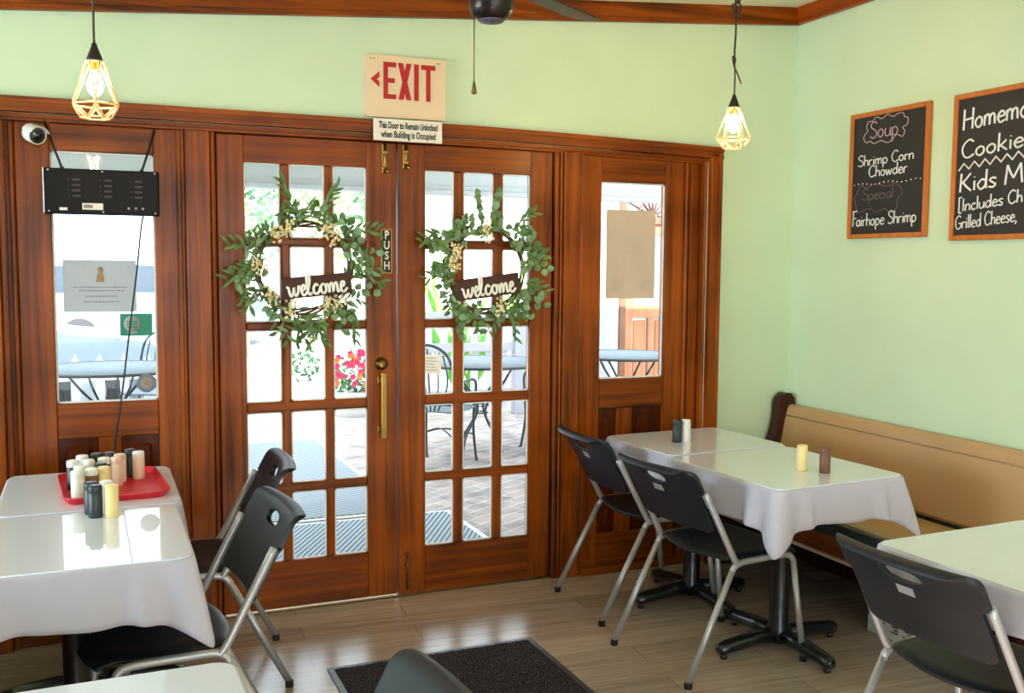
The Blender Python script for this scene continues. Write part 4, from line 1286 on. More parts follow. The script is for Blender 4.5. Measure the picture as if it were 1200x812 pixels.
# ------------------------------------------------------------------ chairs
def chair_proto():
    t = thing('stacking_chair', '', 'chair', (0, 0, 0))
    r = .0125
    for s in (1, -1):
        b = nb(); tube(b, [(0, .231 * s, .012), (.203, .222 * s, .398)], r, 12, flat=.85, up=(0, 1, 0)); o = obj('leg', b, M['steel'], t)
        c = nb(); lathe(c, [(0, 0), (.0145, 0), (.0145, .02), (.0125, .024)], 12, (0.003, .231 * s, 0)); obj('foot_cap', c, M['rubber'], o)
        b = nb(); tube(b, [(.557, .236 * s, .012), (.503, .222 * s, .398)], r, 12, flat=.85, up=(0, 1, 0)); o = obj('leg', b, M['steel'], t)
        c = nb(); lathe(c, [(0, 0), (.0145, 0), (.0145, .02), (.0125, .024)], 12, (0.556, .236 * s, 0)); obj('foot_cap', c, M['rubber'], o)
        b = nb(); tube(b, catmull([(.200, .222 * s, .392), (.215, .222 * s, .413), (.250, .222 * s, .424), (.32, .222 * s, .426), (.44, .222 * s, .426), (.486, .222 * s, .418), (.504, .222 * s, .392)], 5), r, 12, flat=.85, up=(0, 1, 0)); obj('side_rail', b, M['steel'], t)
        b = nb(); tube(b, catmull([(.232, .223 * s, .414), (.214, .224 * s, .436), (.190, .223 * s, .478), (.130, .220 * s, .592), (.072, .217 * s, .700)], 5), .0125, 12, flat=.8, up=(0, 1, 0)); obj('back_upright', b, M['steel'], t)
    b = nb(); tube(b, [(.31, -.222, .424), (.31, .222, .424)], .009, 10); tube(b, [(.45, -.222, .424), (.45, .222, .424)], .009, 10); obj('cross_rail', b, M['steel'], t)
    # seat: dished pan with rolled edge
    b = nb()
    nu, nv = 22, 18
    x0, x1 = .165, .585
    grid = []
    for j in range(nv + 1):
        v = j / nv
        row = []
        for i in range(nu + 1):
            u = -1 + 2 * i / nu
            # squircle map
            a, c = u, 2 * v - 1
            k = .30
            xx = a * math.sqrt(1 - k * c * c / 1.0 * .55) ; yy = c * math.sqrt(1 - k * a * a)
            hw = .212 if v > .1 else .212
            X = (x0 + x1) / 2 + yy * (x1 - x0) / 2
            Y = xx * hw
            e = max(abs(u), abs(c))
            z = .4475 - .012 * (1 - min(1, (u * u + .6 * c * c))) - .010 * max(0, (e - .82) / .18) ** 2 - .018 * max(0, (c - .6) / .4) ** 2
            row.append(b.verts.new((X, Y, z)))
        grid.append(row)
    for j in range(nv):
        for i in range(nu):
            f = b.faces.new((grid[j][i], grid[j][i + 1], grid[j + 1][i + 1], grid[j + 1][i])); f.smooth = True
    bmesh.ops.recalc_face_normals(b, faces=b.faces)
    if b.faces[0].normal.z < 0: bmesh.ops.reverse_faces(b, faces=b.faces)
    o = obj('seat', b, M['plastic'], t, normals=False)
    md = o.modifiers.new('thickness', 'SOLIDIFY'); md.thickness = .012; md.offset = -1
    md = o.modifiers.new('round', 'BEVEL'); md.width = .003; md.segments = 2
    # backrest: curved panel with hand hole; its top rolls over backwards
    b = nb()
    nu, nv = 44, 52
    PR = catmull([(.143, .546, 0), (.108, .615, 0), (.066, .690, 0), (.042, .735, 0), (.026, .764, 0), (.012, .779, 0), (-.008, .784, 0), (-.024, .776, 0), (-.030, .764, 0)], 12)
    seglen = [0]
    for a_, c_ in zip(PR, PR[1:]): seglen.append(seglen[-1] + (c_ - a_).length)
    def prof(v):
        Lq = v * seglen[-1]
        for k in range(len(PR) - 1):
            if Lq <= seglen[k + 1] + 1e-9:
                q = PR[k].lerp(PR[k + 1], (Lq - seglen[k]) / (seglen[k + 1] - seglen[k]))
                return q.x, q.y
        return PR[-1].x, PR[-1].y
    def fx(z):
        for a_, c_ in zip(PR, PR[1:]):
            if a_.y <= z <= c_.y: return a_.x + (c_.x - a_.x) * (z - a_.y) / (c_.y - a_.y)
        return PR[0].x
    def bow(y): return -.020 + .026 * (abs(y) / .226) ** 2
    grid = []
    rc = .090
    TL = seglen[-1]
    for j in range(nv + 1):
        v = j / nv
        X0, z = prof(v)
        rem = TL * (1 - v)
        e = min(1, max(0, (z - .690) / .014)); e = e * e * (3 - 2 * e)
        hw = .2040 + .0235 * e
        if rem < rc:
            q = 1 - rem / rc
            hw -= rc * (1 - math.sqrt(max(0, 1 - q * q))) * .92
        if TL * v < .03:
            q = 1 - TL * v / .03
            hw -= .03 * (1 - math.sqrt(max(0, 1 - q * q)))
        row = []
        for i in range(nu + 1):
            u = -1 + 2 * i / nu
            y = u * hw
            row.append(b.verts.new((X0 + bow(y), y, z)))
        grid.append(row)
    for j in range(nv):
        for i in range(nu):
            f = b.faces.new((grid[j][i], grid[j][i + 1], grid[j + 1][i + 1], grid[j + 1][i])); f.smooth = True
    hz, ha, hb = .731, .062, .0200
    def inside(vt, g=1.0):
        return vt.co.x > .0 and (abs(vt.co.y) / (ha * g)) ** 2.6 + (abs(vt.co.z - hz) / (hb * g)) ** 2.6 < 1
    kill = [f for f in b.faces if all(inside(v_, 1.22) for v_ in f.verts)]
    bmesh.ops.delete(b, geom=kill, context='FACES')
    for e in b.edges:
        if e.is_boundary:
            for v_ in e.verts:
                if abs(v_.co.y) < .1 and .70 < v_.co.z < .762 and v_.co.x > .0:
                    k = ((abs(v_.co.y) / ha) ** 2.6 + (abs(v_.co.z - hz) / hb) ** 2.6) ** (1 / 2.6)
                    if k > 1e-6:
                        v_.co.y /= k; v_.co.z = hz + (v_.co.z - hz) / k
                        v_.co.x = fx(v_.co.z) + bow(v_.co.y)
    bmesh.ops.recalc_face_normals(b, faces=b.faces)
    b.faces.ensure_lookup_table()
    if b.faces[0].normal.x < 0: bmesh.ops.reverse_faces(b, faces=b.faces)
    o = obj('backrest', b, M['plastic'], t, normals=False)
    md = o.modifiers.new('thickness', 'SOLIDIFY'); md.thickness = .016; md.offset = -1
    md = o.modifiers.new('round', 'BEVEL'); md.width = .004; md.segments = 3; md.limit_method = 'ANGLE'
    # rolled rim round the hand hole, on the back
    b = nb()
    pts = []
    for k in range(28):
        a = 2 * PI * k / 28
        y = ha * 1.10 * math.copysign(abs(math.cos(a)) ** (2 / 2.6), math.cos(a)); z = hz + hb * 1.22 * math.copysign(abs(math.sin(a)) ** (2 / 2.6), math.sin(a))
        pts.append((fx(z) + bow(y) - .016, y, z))
    tube(b, pts, .0034, 6, closed=True)
    obj('hole_rim', b, M['plastic'], t)
    b = nb(); q = [(fx(z) - .020 - .0158, z) for z in (.672, .696)]
    prism(b, [(q[0][0] - .0052, q[0][1]), (q[1][0] - .0052, q[1][1]), (q[1][0] + .002, q[1][1]), (q[0][0] + .002, q[0][1])], .052, 'y', -.026); obj('badge', b, M['steel'], t)
    return t
proto = chair_proto()
CH = [
  ((1.935, -0.424), -2, 'black plastic chair nearest the right door, at the far right table'),
  ((1.896, -1.091), 5.7, 'black plastic chair at the right table with cream and brown shakers'),
  ((1.862, -2.345), 3, 'black plastic chair in the bottom right corner'),
  ((0.628, -0.537), 176.2, 'black plastic chair at the table with the red tray'),
  ((0.512, -1.205), 184, 'black plastic chair at the left front table with four shakers'),
  ((0.535, -2.690), 181, 'black plastic chair at bottom edge, only its rounded back top seen'),
]
for k, ((x, y), a, lab) in enumerate(CH):
    if k == 0:
        proto.location = (x, y, 0); proto.rotation_euler = (0, 0, math.radians(a)); proto['label'] = lab; proto['group'] = 'black stacking chairs'
    else:
        dup(proto, (x, y, 0), math.radians(a), lab, 'black stacking chairs')

# ------------------------------------------------------------------ tray and shakers
t = thing('serving_tray', 'red plastic tray holding many shakers on the far left table', 'tray', (0.045, -0.600, TOP), math.radians(4))
b = nb()
o1, o2 = rrect(.300, .415, .035, 6), rrect(.330, .445, .045, 6)
o3, o4 = rrect(.324, .439, .043, 6), rrect(.292, .407, .033, 6)
lay = [(o1, 0.0), (o2, .020), (o2, .0235), (o3, .0235), (o4, .004)]
R = [[b.verts.new((p[0], p[1], z)) for p in oo] for oo, z in lay]
nn = len(R[0])
b.faces.new(list(reversed(R[0]))); b.faces.new(R[-1])
for A, B in zip(R, R[1:]):
    for k in range(nn):
        b.faces.new((A[k], A[(k + 1) % nn], B[(k + 1) % nn], B[k]))
obj('tray_body', b, M['red'], t)
protos = {}
def shaker(x, y, z, body, lid, label, group='salt and pepper shakers', h=.098):
    key = (body, lid)
    if key not in protos:
        t = thing('table_shaker', label, 'shaker', (x, y, z), 0, group)
        b = nb(); lathe(b, [(0, 0), (.0195, 0), (.0205, .002), (.0205, .076), (.0195, .077)], 24); obj('body', b, M[body], t)
        b = nb(); lathe(b, [(.0198, .0765), (.0205, .078), (.0205, .094), (.019, .098), (.013, .0995), (0, .0995)], 24); obj('lid', b, M[lid], t)
        protos[key] = t
        return t
    return dup(protos[key], (x, y, z), random.uniform(0, 6), label, group)
TR = TOP + .004
W_, B_, P_, N_, C_ = 'sh_white', 'sh_black', 'sh_peach', 'sh_brown', 'sh_cream'
for x, y, bd, ld, lab in [
    (-.050, -.500, W_, W_, 'white shaker at the far left of the red tray'),
    (-.004, -.480, B_, B_, 'charcoal shaker second from left in the far row of the tray'),
    (.040, -.476, B_, B_, 'charcoal shaker in the middle of the far row of the tray'),
    (.072, -.520, P_, P_, 'peach shaker behind the other peach shaker in the tray'),
    (.108, -.440, B_, B_, 'charcoal shaker behind the rightmost peach shaker in the tray'),
    (.134, -.488, P_, W_, 'rightmost shaker in the tray, peach with white lid'),
    (-.078, -.585, B_, W_, 'dark shaker with white lid at the left end of the tray'),
    (-.030, -.590, W_, W_, 'white shaker in the second row of the tray behind other white ones'),
    (.008, -.668, W_, B_, 'white shaker with charcoal lid in the middle of the cluster'),
    (.020, -.570, B_, W_, 'dark shaker with white lid beside the peach shakers'),
    (.060, -.575, P_, P_, 'peach shaker at the front right of the tray cluster'),
    (-.054, -.690, W_, W_, 'white shaker behind the frontmost white one at tray left'),
    (.018, -.735, C_, C_, 'cream shaker in the tray right of the brown one'),
    (-.020, -.750, N_, W_, 'brown shaker with white lid at the front of the tray'),
    (-.062, -.772, W_, W_, 'frontmost white shaker at the left of the tray')]:
    shaker(x, y, TR, bd, ld, lab)
for x, y, bd, ld, lab in [
    (-.022, -.950, B_, B_, 'charcoal shaker behind the front charcoal one on left front table'),
    (.022, -.950, W_, W_, 'white shaker behind the cream one on left front table'),
    (-.010, -1.000, B_, B_, 'front charcoal shaker on left front table beside the cream one'),
    (.036, -1.010, C_, C_, 'cream shaker on left front table, nearest the camera'),
    (2.360, -.530, B_, B_, 'charcoal shaker on the far right table beside a white one'),
    (2.404, -.532, W_, W_, 'white shaker on the far right table beside a charcoal one'),
    (2.478, -1.222, C_, C_, 'cream shaker on the right table near the bench'),
    (2.532, -1.288, N_, N_, 'brown shaker on the right table near the bench')]:
    shaker(x, y, TOP, bd, ld, lab)

# ------------------------------------------------------------------ bench
t = thing('upholstered_bench', 'long pew style bench with tan vinyl back along right wall', 'bench', (0, 0, 0))
Y0, Y1 = -0.125, -4.6
b = nb()
back = [(3.235, .455), (3.222, .47), (3.268, .72), (3.285, .782), (3.296, .797), (3.312, .800), (3.322, .790), (3.322, .455)]
prism(b, back, Y1 - Y0, 'y', Y0); obj('backrest', b, M['tan'], t)
b = nb()
tube(b, [(3.2745, Y0, .745), (3.2745, Y1, .745)], .004, 6); obj('piping', b, M['tan'], t)
b = nb()
seat = [(2.850, .395), (2.846, .425), (2.856, .442), (2.875, .448), (3.235, .438), (3.235, .395)]
prism(b, seat, Y1 - Y0, 'y', Y0); obj('seat_cushion', b, M['tan'], t)
b = nb(); prism(b, [(2.838, .375), (2.838, .432), (2.846, .436), (2.850, .39), (3.2, .39), (3.2, .375)], Y1 - Y0, 'y', Y0); o = obj('seat_edge', b, M['sh_black'], t)
b = nb(); box(b, 2.862, 2.884, Y1, Y0, .285, .375, 0, .003); obj('front_rail', b, M['pewrail'], t)
b = nb(); box(b, 2.856, 2.890, Y1, Y0, .268, .284, 0, .003); obj('rail_bead', b, M['sh_peach'], t)
b = nb(); box(b, 3.18, 3.32, Y1, Y0, .28, .40, 0, .004); obj('rear_rail', b, M['pewrail'], t)
b = nb(); box(b, 3.318, 3.338, Y1, Y0, 0.0, .28, 0, .003); obj('shade_board', b, M['pew'], t)  # added dark board, stands in for the shade under the bench
b = nb()
endp = [(2.83, 0), (2.815, .42), (2.84, .47), (2.98, .50), (3.12, .53), (3.20, .62), (3.232, .73), (3.236, .80), (3.25, .838), (3.275, .856), (3.305, .856), (3.325, .84), (3.332, .80), (3.332, 0)]
pts3 = catmull([(a, c, 0) for a, c in endp[1:-1]], 4)
prism(b, [endp[0]] + [(p.x, p.y) for p in pts3] + [endp[-1]], -.062, 'y', -.062)
bmesh.ops.bevel(b, geom=[e for e in b.edges if abs(e.verts[0].co.y - e.verts[1].co.y) < 1e-6], offset=.010, segments=3, affect='EDGES')
obj('end_panel', b, M['pew'], t)
for y in (-1.9, -3.3, -4.58):
    b = nb(); prism(b, [(2.90, 0), (2.90, .28), (2.93, .375), (3.25, .375), (3.32, .30), (3.32, 0), (3.22, 0), (3.19, .12), (3.03, .12), (3.0, 0)], .045, 'y', y); obj('support', b, M['pew'], t)

t = thing('carton', 'pale carton with blue band under the bench', 'box', (2.95, -1.31, 0), math.radians(4))
b = nb(); box(b, 0, .24, -.20, .20, 0, .245, 0, .003); obj('carton_body', b, M['cardboard'], t)
b = nb(); box(b, -.001, .24, -.201, .201, .075, .135); obj('printed_band', b, M['blue'], t)
b = nb()
rr = random.Random(9)
for k in range(5):
    for j in range(3):
        box(b, -.0016, .001, -.17 + k * .07, -.17 + k * .07 + rr.uniform(.02, .05), .03 + j * .012, .036 + j * .012)
obj('print', b, M['slot'], t)

# ------------------------------------------------------------------ door mat inside
t = thing('door_mat', 'black carpet door mat with rubber edge on the plank floor', 'mat', (0.765, -1.85, 0.0))
w, d = .828, 1.175
b = nb(); prism(b, rrect(w, d, .006, 3, w / 2, d / 2), .005, 'z', 0.0005); obj('rubber_edge', b, M['edge'], t)
b = nb()
nx, ny = 70, 100
g = [[b.verts.new((.022 + (w - .044) * i / nx, .022 + (d - .044) * j / ny, .006 + (0 if i in (0, nx) or j in (0, ny) else random.uniform(.003, .008)))) for i in range(nx + 1)] for j in range(ny + 1)]
for j in range(ny):
    for i in range(nx):
        f = b.faces.new((g[j][i], g[j][i + 1], g[j + 1][i + 1], g[j + 1][i])); f.smooth = True
o = obj('carpet_pile', b, M['carpet'], t)

# ================================================================== outside
GZ = -0.04
bm = nb(); box(bm, -3.5, 9.0, 0.10, 5.4, GZ - .08, GZ); structure('patio_ground', bm, M['paving'], 'brick paved patio outside the doors', 'ground')
bm = nb(); box(bm, -40, 60, 5.4, 60, GZ - .12, GZ - .06); structure('street_ground', bm, M['street'], 'pale street beyond the patio', 'ground')
bm = nb(); box(bm, -2.4, 1.85, 4.42, 5.4, GZ, GZ + .004); structure('slab', bm, M['street'], 'added pale path beyond the mats', 'slab')  # pale sheet laid on the brick; sunlit brightness is put into its colour
bm = nb(); box(bm, -3.5, 9.0, 2.45, 2.60, 2.02, 2.36, 0, .004); box(bm, -3.5, 9.0, 2.43, 2.62, 2.0, 2.03, 0, .003)
for k in range(3): box(bm, -3.5, 9.0, 2.437, 2.46, 2.06 + k * .1, 2.066 + k * .1)
structure('porch_beam', bm, M['beam'], 'pale grey porch beam outside above the doors', 'beam')
bm = nb(); box(bm, -3.5, 9.0, 0.35, 2.60, 2.40, 2.46)
structure('porch_ceiling', bm, M['whitepaint'], 'white porch ceiling outside', 'ceiling')
t = thing('porch_light', 'small porch fixture under the porch ceiling', 'porch light', (1.05, 1.6, 2.40)) if False else None

def rmat(x0, x1, y0, y1, mat, label):
    t = thing('rubber_mat', label, 'mat', ((x0 + x1) / 2, (y0 + y1) / 2, GZ), 0)
    w, d = x1 - x0, y1 - y0
    b = nb(); box(b, -w / 2, w / 2, -d / 2, d / 2, .0005, .008, 0, .003); obj('mat_edge', b, M['street'], t)
    b = nb(); box(b, -w / 2 + .04, w / 2 - .04, -d / 2 + .04, d / 2 - .04, .004, .014, 0, .003); obj('ribbed_surface', b, mat, t)
rmat(0.30, 2.03, 0.16, 1.55, M['mat1'], 'ribbed grey mat just outside the doors')
rmat(0.72, 1.79, 1.60, 4.35, M['mat2'], 'long grey mat farther out on the patio')

def patio_table(x, y, r, label, z=.70):
    t = thing('patio_table', label, 'patio table', (x, y, GZ), 0, 'round patio tables')
    h = z - GZ
    b = nb(); lathe(b, [(0, h - .008), (r - .01, h - .008), (r - .01, h), (0, h + .002)], 40); obj('mesh_top', b, M['mesh'], t)
    b = nb(); tube(b, [(r * math.cos(2 * PI * k / 40), r * math.sin(2 * PI * k / 40), h - .008) for k in range(40)], .013, 8, closed=True); obj('rim', b, M['iron'], t)
    for k in range(4):
        a = 2 * PI * k / 4 + .5
        R = Matrix.Rotation(a, 4, 'Z')
        b = nb(); tube(b, [R @ p for p in catmull([(r * .62, 0, h - .02), (r * .42, .02, h * .78), (.07, .02, h * .55), (.06, 0, h * .38), (r * .30, -.01, h * .18), (r * .40, 0, .01), (r * .44, 0, .006)], 6)], .010, 8)
        obj('leg', b, M['iron'], t)
    b = nb()
    for hh, rr_ in ((h * .50, .068), (h * .42, .062)): tube(b, [(rr_ * math.cos(2 * PI * k / 16), rr_ * math.sin(2 * PI * k / 16), hh) for k in range(16)], .006, 6, closed=True)
    obj('collar', b, M['iron'], t)
patio_table(2.97, 3.45, .55, 'round mesh patio table seen through the right door')
patio_table(4.46, 3.62, .50, 'round mesh patio table seen through the right sidelight')
patio_table(0.10, 3.90, .55, 'round mesh patio table seen through the left sidelight')

def patio_chair(x, y, rot, label):
    t = thing('patio_chair', label, 'patio chair', (x, y, GZ), rot, 'wrought iron patio chairs')
    b = nb(); prism(b, rrect(.44, .44, .06, 5), .012, 'z', .435); obj('mesh_seat', b, M['mesh'], t)
    b = nb(); tube(b, catmull([(-.21, -.2, .44), (-.25, -.2, .70), (-.28, -.15, .88), (-.29, 0, .95), (-.28, .15, .88), (-.25, .2, .70), (-.21, .2, .44)], 6), .011, 8)
    for yy in (-.12, -.06, 0, .06, .12):
        tube(b, catmull([(-.215, yy * .5, .45), (-.25, yy * 1.25, .66), (-.285, yy * 1.05, .92 - abs(yy) * .35)], 5), .006, 6)
    tube(b, catmull([(-.222, -.2, .5), (-.222, 0, .5), (-.222, .2, .5)], 4), .008, 6)
    obj('back_frame', b, M['iron'], t)
    for sx in (-1, 1):
        for sy in (-1, 1):
            b = nb(); tube(b, catmull([(.20 * sx, .2 * sy, .44), (.19 * sx, .2 * sy, .25), (.23 * sx, .21 * sy, .02), (.25 * sx, .21 * sy, .006)], 5), .011, 8); obj('leg', b, M['iron'], t)
    for sy in (-1, 1):
        b = nb(); tube(b, catmull([(-.25, .2 * sy, .66), (-.1, .23 * sy, .67), (.1, .23 * sy, .66), (.19, .22 * sy, .6), (.2, .2 * sy, .44)], 5), .010, 8); obj('armrest', b, M['iron'], t)
    b = nb(); tube(b, catmull([(-.19, -.2, .22), (0, 0, .28), (.19, .2, .22)], 5), .006, 6); tube(b, catmull([(-.19, .2, .22), (0, 0, .28), (.19, -.2, .22)], 5), .006, 6); obj('cross_brace', b, M['iron'], t)
patio_chair(2.45, 2.95, math.radians(50), 'wrought iron patio chair with paper sign, left of the patio table')
patio_chair(3.62, 3.30, math.radians(200), 'wrought iron patio chair right of the patio table')
patio_chair(0.45, 4.72, math.radians(245), 'wrought iron patio chair outside the left window')
patio_chair(-0.45, 3.75, math.radians(10), 'wrought iron patio chair left of the far left patio table')
t = thing('paper_sign', 'small tan paper sign hung on patio chair', 'sign', (2.286, 2.688, .70), math.radians(-40))
b = nb(); box(b, -.075, .075, -.003, .003, 0, .14, 0, .001); obj('sheet', b, M['signcream'], t)
b = nb()
for k in range(5): box(b, -.05, .05 - .015 * (k % 3), -.0045, -.003, .025 + k * .022, .031 + k * .022)
for xx in (-.06, .06): tube(b, [(xx, 0, .138), (xx * .7, .05, .20)], .002, 5)
obj('print', b, M['faintink'], t)

# picket fence
t = thing('picket_fence', 'white picket fence beyond the patio on the left', 'fence', (0, 5.2, GZ))
for k in range(16):
    x = -2.2 + k * .20
    b = nb(); prism(b, [(x, .04), (x + .075, .04), (x + .075, .66), (x + .0375, .74), (x, .66)], .02, 'y', -.02); obj('picket', b, M['fencewhite'], t)
for z in (.16, .50):
    b = nb(); box(b, -2.3, 1.0, 0.0, .035, z, z + .07, 0, .003); obj('rail', b, M['whitepaint'], t)
for x in (-2.25, -.6, .95):
    b = nb(); box(b, x - .04, x + .04, .035, .11, 0, .72, 0, .003); obj('post', b, M['whitepaint'], t)
t = thing('board_fence', 'white board fence with gaps behind the patio table', 'fence', (0, 5.2, GZ))
for k in range(15):
    x = 2.72 + k * .165
    b = nb(); box(b, x, x + .075, 0, .025, .05, 1.02, 0, .003); obj('picket', b, M['fencewhite'], t)
for z in (.18, .66, .98):
    b = nb(); box(b, 2.66, 5.15, -.03, 0, z, z + .09, 0, .003); obj('rail', b, M['greypaint'], t)
for x in (2.70, 4.08, 5.05):
    b = nb(); box(b, x - .07, x + .07, -.06, .06, 0, 1.02, 0, .004); obj('post', b, M['greypaint'], t)

# leafy things
def leaf_cloud(bm, c, r, n, L, mi=0, rnd=random, sc=(1, 1, 1)):
    for _ in range(n):
        v = Vector((rnd.gauss(0, 1), rnd.gauss(0, 1), rnd.gauss(0, 1))).normalized() * r * rnd.uniform(.35, 1) ** .6
        p = Vector(c) + Vector((v.x * sc[0], v.y * sc[1], v.z * sc[2]))
        d = Vector((rnd.uniform(-1, 1), rnd.uniform(-1, 1), rnd.uniform(-.8, .6)))
        if d.length < .1: continue
        leaf(bm, p, d, Vector((rnd.uniform(-1, 1), rnd.uniform(-1, .2), rnd.uniform(-.3, 1))), L * rnd.uniform(.7, 1.3), L * .42, mi)
def tree(x, y, h, r, label, seed, mat='tree', n=900):
    rnd = random.Random(seed)
    t = thing('garden_tree', label, 'tree', (x, y, GZ - .06), 0, 'trees beyond the street')
    b = nb(); tube(b, catmull([(0, 0, 0), (.05, 0, h * .35), (-.03, .02, h * .7), (0, 0, h * .9)], 4), [.09 - .004 * k for k in range(13)], 8)
    for k in range(5):
        a = k * 1.3
        tube(b, [(0, 0, h * (.45 + .08 * k)), (math.cos(a) * r * .4, math.sin(a) * r * .4, h * (.6 + .07 * k))], .03, 6)
    obj('trunk', b, M['bark'], t)
    b = nb()
    for k in range(7):
        a = k * 2.4
        leaf_cloud(b, (math.cos(a) * r * .55, math.sin(a) * r * .55, h * (.55 + .07 * k)), r * .55, n // 7, .22, 0, rnd)
    obj('crown', b, M[mat], t, normals=False)
tree(2.35, 13.0, 3.6, 0.8, 'slim tree farthest left behind the left door panes', 21, 'tree', 260)
tree(4.1, 16.0, 4.2, 1.3, 'broad green tree behind the middle top panes of left door', 22, 'palm', 420)
tree(4.55, 12.4, 3.6, 0.75, 'green tree behind the right top pane of left door', 23, 'tree', 240)
def shrub(x, y, h, label, seed):
    rnd = random.Random(seed)
    t = thing('green_shrub', label, 'shrub', (x, y, GZ - .06), 0, 'shrubs behind the board fence')
    b = nb()
    for k in range(34):
        a = rnd.uniform(0, 6.28); L = h * rnd.uniform(.6, 1.05)
        d = Vector((math.cos(a) * .45, math.sin(a) * .45, 1)).normalized()
        leaf(b, Vector((0, 0, .08)) + d * rnd.uniform(0, .25), d, Vector((math.sin(a), -math.cos(a), .4)), L, .07, 0)
    obj('leaves', b, M['palm'], t, normals=False)
    b = nb(); lathe(b, [(0, 0), (.10, 0), (.13, .14), (.12, .15), (0, .15)], 14); obj('pot', b, M['pot'], t)
shrub(3.75, 6.0, 1.15, 'bright green strappy shrub left behind the board fence', 31)
shrub(4.20, 6.9, 1.65, 'tall bright green shrub right behind the board fence', 32)
t = thing('flower_planter', 'planter of pink and orange flowers beyond the left door', 'planter', (2.52, 6.0, GZ - .06))
b = nb(); lathe(b, [(0, 0), (.20, 0), (.27, .26), (.24, .27), (0, .25)], 20); obj('pot', b, M['pot'], t)
rnd = random.Random(5)
b = nb(); leaf_cloud(b, (0, 0, .42), .26, 240, .09, 0, rnd); obj('foliage', b, M['tree'], t, normals=False)
for mk, n in (('pink', 30), ('orange', 16)):
    b = nb()
    for _ in range(n):
        v = Vector((rnd.gauss(0, 1), -abs(rnd.gauss(0, 1)), rnd.gauss(.2, .8))).normalized() * .26
        c = v + Vector((0, 0, .43))
        for q in range(5):
            a = q * 2 * PI / 5
            leaf(b, c, Vector((math.cos(a), -.35, math.sin(a))), Vector((0, -1, .2)), .042, .034, 0)
    obj('flowers', b, M[mk], t, normals=False)
t = thing('flower_planter', 'small leafy planter farther left beyond the left door', 'planter', (2.10, 6.6, GZ - .06))
b = nb(); lathe(b, [(0, 0), (.15, 0), (.19, .26), (.17, .27), (0, .25)], 20); obj('pot', b, M['whitepaint'], t)
b = nb(); leaf_cloud(b, (0, 0, .50), .20, 90, .08, 0, rnd); obj('foliage', b, M['tree'], t, normals=False)

# cars
def car(x, y, z, label, paint, length, body, glass, wheels, w, rot=0):
    t = thing('car', label, 'car', (x, y, z), rot)
    b = nb()
    prof = [Vector((a, c, 0)) for a, c in body]
    P = catmull(prof, 4, True)
    secs = [(0, .86), (.06, .97), (.25, 1.0), (.75, 1.0), (.94, .97), (1, .86)]
    cz = .55
    R = []
    for u, s in secs:
        R.append([b.verts.new((p.x * (.97 + .03 * s), u * w, cz + (p.y - cz) * (.80 + .20 * s))) for p in P])
    for A, B in zip(R, R[1:]):
        for k in range(len(A)):
            f = b.faces.new((A[k], A[(k + 1) % len(A)], B[(k + 1) % len(A)], B[k])); f.smooth = True
    b.faces.new(R[0]); b.faces.new(list(reversed(R[-1])))
    obj('body', b, paint, t)
    for g in glass:
        b = nb(); prism(b, g, w * .012, 'y', -.004); prism(b, g, w * .012, 'y', w - .012); obj('side_window', b, M['carglass'], t)
    for wx in wheels:
        for wy in (-.02, w - .16):
            b = nb(); lathe(b, [(.18, 0), (.30, 0), (.32, .03), (.32, .15), (.30, .18), (.18, .18)], 28, (wx, wy, .32), 0, 'y'); o = obj('wheel', b, M['tyre'], t)
            b = nb(); lathe(b, [(0, .01), (.08, .005), (.19, .02), (.19, .16), (0, .17)], 20, (wx, wy, .32), 0, 'y'); obj('rim', b, M['hub'], o)
    return t
sed = [(-2.2, .45), (-2.25, .75), (-2.1, .92), (-1.5, .98), (-.9, 1.32), (.0, 1.40), (.45, 1.32), (1.05, .96), (1.8, .86), (2.15, .72), (2.22, .45), (2.1, .24), (0, .20), (-2.1, .24)]
car(-1.45, 6.9, GZ - .12, 'silver car parked beyond the picket fence', M['carpaint'], 4.4, sed,
    [[(-1.35, .98), (-.85, 1.28), (-.3, 1.34), (-.3, .96)], [(-.24, .96), (-.24, 1.34), (.0, 1.34), (.38, 1.26), (.82, .97)]], (-1.35, 1.40), 1.7)
van = [(-2.1, .4), (-2.15, 1.2), (-2.05, 1.7), (-1.2, 1.78), (.6, 1.75), (1.1, 1.55), (1.45, 1.05), (2.0, .95), (2.15, .6), (2.1, .3), (0, .24), (-2.05, .28)]
car(1.05, 15.5, GZ - .12, 'pale blue vehicle far off at the right of left window', M['bluepaint'], 4.3, van,
    [[(-1.9, 1.1), (-1.85, 1.58), (-.6, 1.62), (-.6, 1.1)], [(-.5, 1.1), (-.5, 1.62), (.5, 1.58), (1.1, 1.1)]], (-1.3, 1.35), 1.7)

# far white house
t = thing('white_house', 'white house far beyond the patio', 'house', (0, 17, GZ - .06))
b = nb(); box(b, 5.4, 12.5, 0, 5, 0, 4.2, 0, .01); obj('wall', b, M['whitepaint'], t)
b = nb(); prism(b, [(5.0, 4.2), (12.9, 4.2), (12.0, 5.6), (5.9, 5.6)], 5.6, 'y', -.3); obj('roof', b, M['greypaint'], t)
for (x0, x1, z0, z1) in ((7.0, 7.75, 2.15, 3.15), (9.2, 9.95, 2.15, 3.15)):
    b = nb(); box(b, x0 - .1, x1 + .1, -.05, .02, z0 - .1, z1 + .1, 0, .01); f = obj('window_frame', b, M['whitepaint'], t)
    b = nb(); box(b, x0, x1, -.07, 0, z0, z1); obj('pane', b, M['greyglass'], f)
b = nb(); tube(b, [(6.75, -.06, 1.6), (6.75, -.06, 3.2)], .05, 8); obj('downpipe', b, M['greypaint'], t)

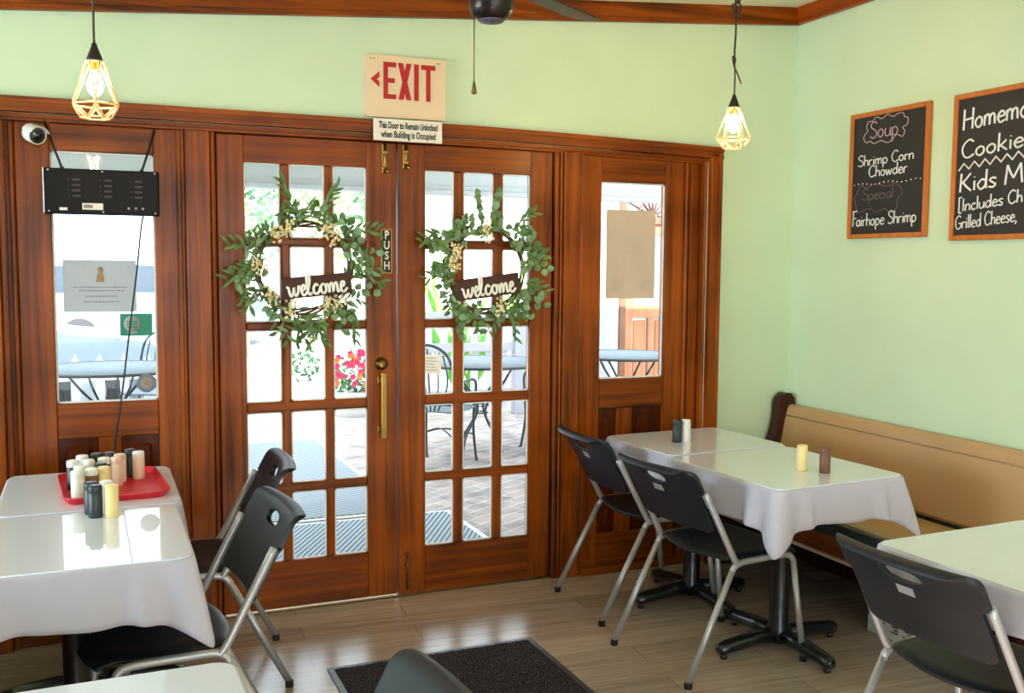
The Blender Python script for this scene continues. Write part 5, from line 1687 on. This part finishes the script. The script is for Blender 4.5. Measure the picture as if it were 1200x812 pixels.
# neighbouring building with the wooden door, seen through the right sidelight
t = thing('neighbour_building', 'stucco building with weathered wooden door seen through the right sidelight', 'building', (0.06, 5.6, GZ))
b = nb(); box(b, 4.95, 5.42, 0, 1.5, 0, 3.4, 0, .01); box(b, 6.32, 9.0, 0, 1.5, 0, 3.4, 0, .01); box(b, 5.42, 6.32, 0, 1.5, 2.62, 3.4); obj('stucco_wall', b, M['stucco'], t)
b = nb(); box(b, 5.42, 5.50, -.02, .2, 0, 2.62, 0, .006); box(b, 6.24, 6.32, -.02, .2, 0, 2.62, 0, .006); box(b, 5.50, 6.24, -.02, .2, 2.02, 2.10, 0, .006); box(b, 5.42, 6.32, -.03, .2, 2.55, 2.62, 0, .006); obj('door_frame', b, M['brownpost'], t)
b = nb()
box(b, 5.50, 5.62, .04, .09, 0, 2.02, 0, .004); box(b, 6.12, 6.24, .04, .09, 0, 2.02, 0, .004); box(b, 5.62, 6.12, .04, .09, 1.90, 2.02, 0, .004); box(b, 5.62, 6.12, .04, .09, .95, 1.10, 0, .004); box(b, 5.62, 6.12, .04, .09, 0, .22, 0, .004); box(b, 5.83, 5.91, .04, .09, .22, .95, 0, .004)
for a, c in ((5.62, 5.83), (5.91, 6.12)): box(b, a + .02, c - .02, .055, .08, .25, .92, 0, .012)
o = obj('door', b, M['doorwood'], t)
b = nb(); box(b, 5.62, 6.12, .06, .07, 1.10, 1.90); obj('pane', b, M['greyglass'], o)
b = nb(); box(b, 5.50, 6.24, .07, .08, 2.10, 2.55); tr = obj('transom', b, M['greyglass'], t)
b = nb()
for k in range(9):
    a = PI * k / 8
    tube(b, [(5.87 + .06 * math.cos(a), .05, 2.12 + .06 * math.sin(a)), (5.87 + .34 * math.cos(a), .05, 2.12 + .40 * math.sin(a))], .010, 6)
for R_ in (.18, .36): tube(b, [(5.87 + R_ * math.cos(PI * k / 16), .05, 2.12 + R_ * 1.15 * math.sin(PI * k / 16)) for k in range(17)], .012, 6)
obj('fanlight_bars', b, M['brownpost'], tr)

# unseen windows added behind and left of the camera to bring in light
for nm, horiz in (('added_window_3', True), ('added_window_4', False)):
    bm = nb()
    if horiz:
        for x in (-1.1, .2, 1.55, 2.84): box(bm, x, x + .06, YF - .10, YF - .04, .6, 2.4, 0, .004)
        for z in (.6, 2.34): box(bm, -1.1, 2.9, YF - .10, YF - .04, z, z + .06, 0, .004)
    else:
        for y in (-2.35, -1.70, -1.06, -.41): box(bm, XL - .10, XL - .04, y, y + .06, .75, 2.25, 0, .004)
        for z in (.75, 2.19): box(bm, XL - .10, XL - .04, -2.35, -.35, z, z + .06, 0, .004)
    structure(nm, bm, M['whitepaint'], 'unseen window added to the front wall behind the camera' if horiz else 'unseen window added to the left wall beside the camera', 'window')
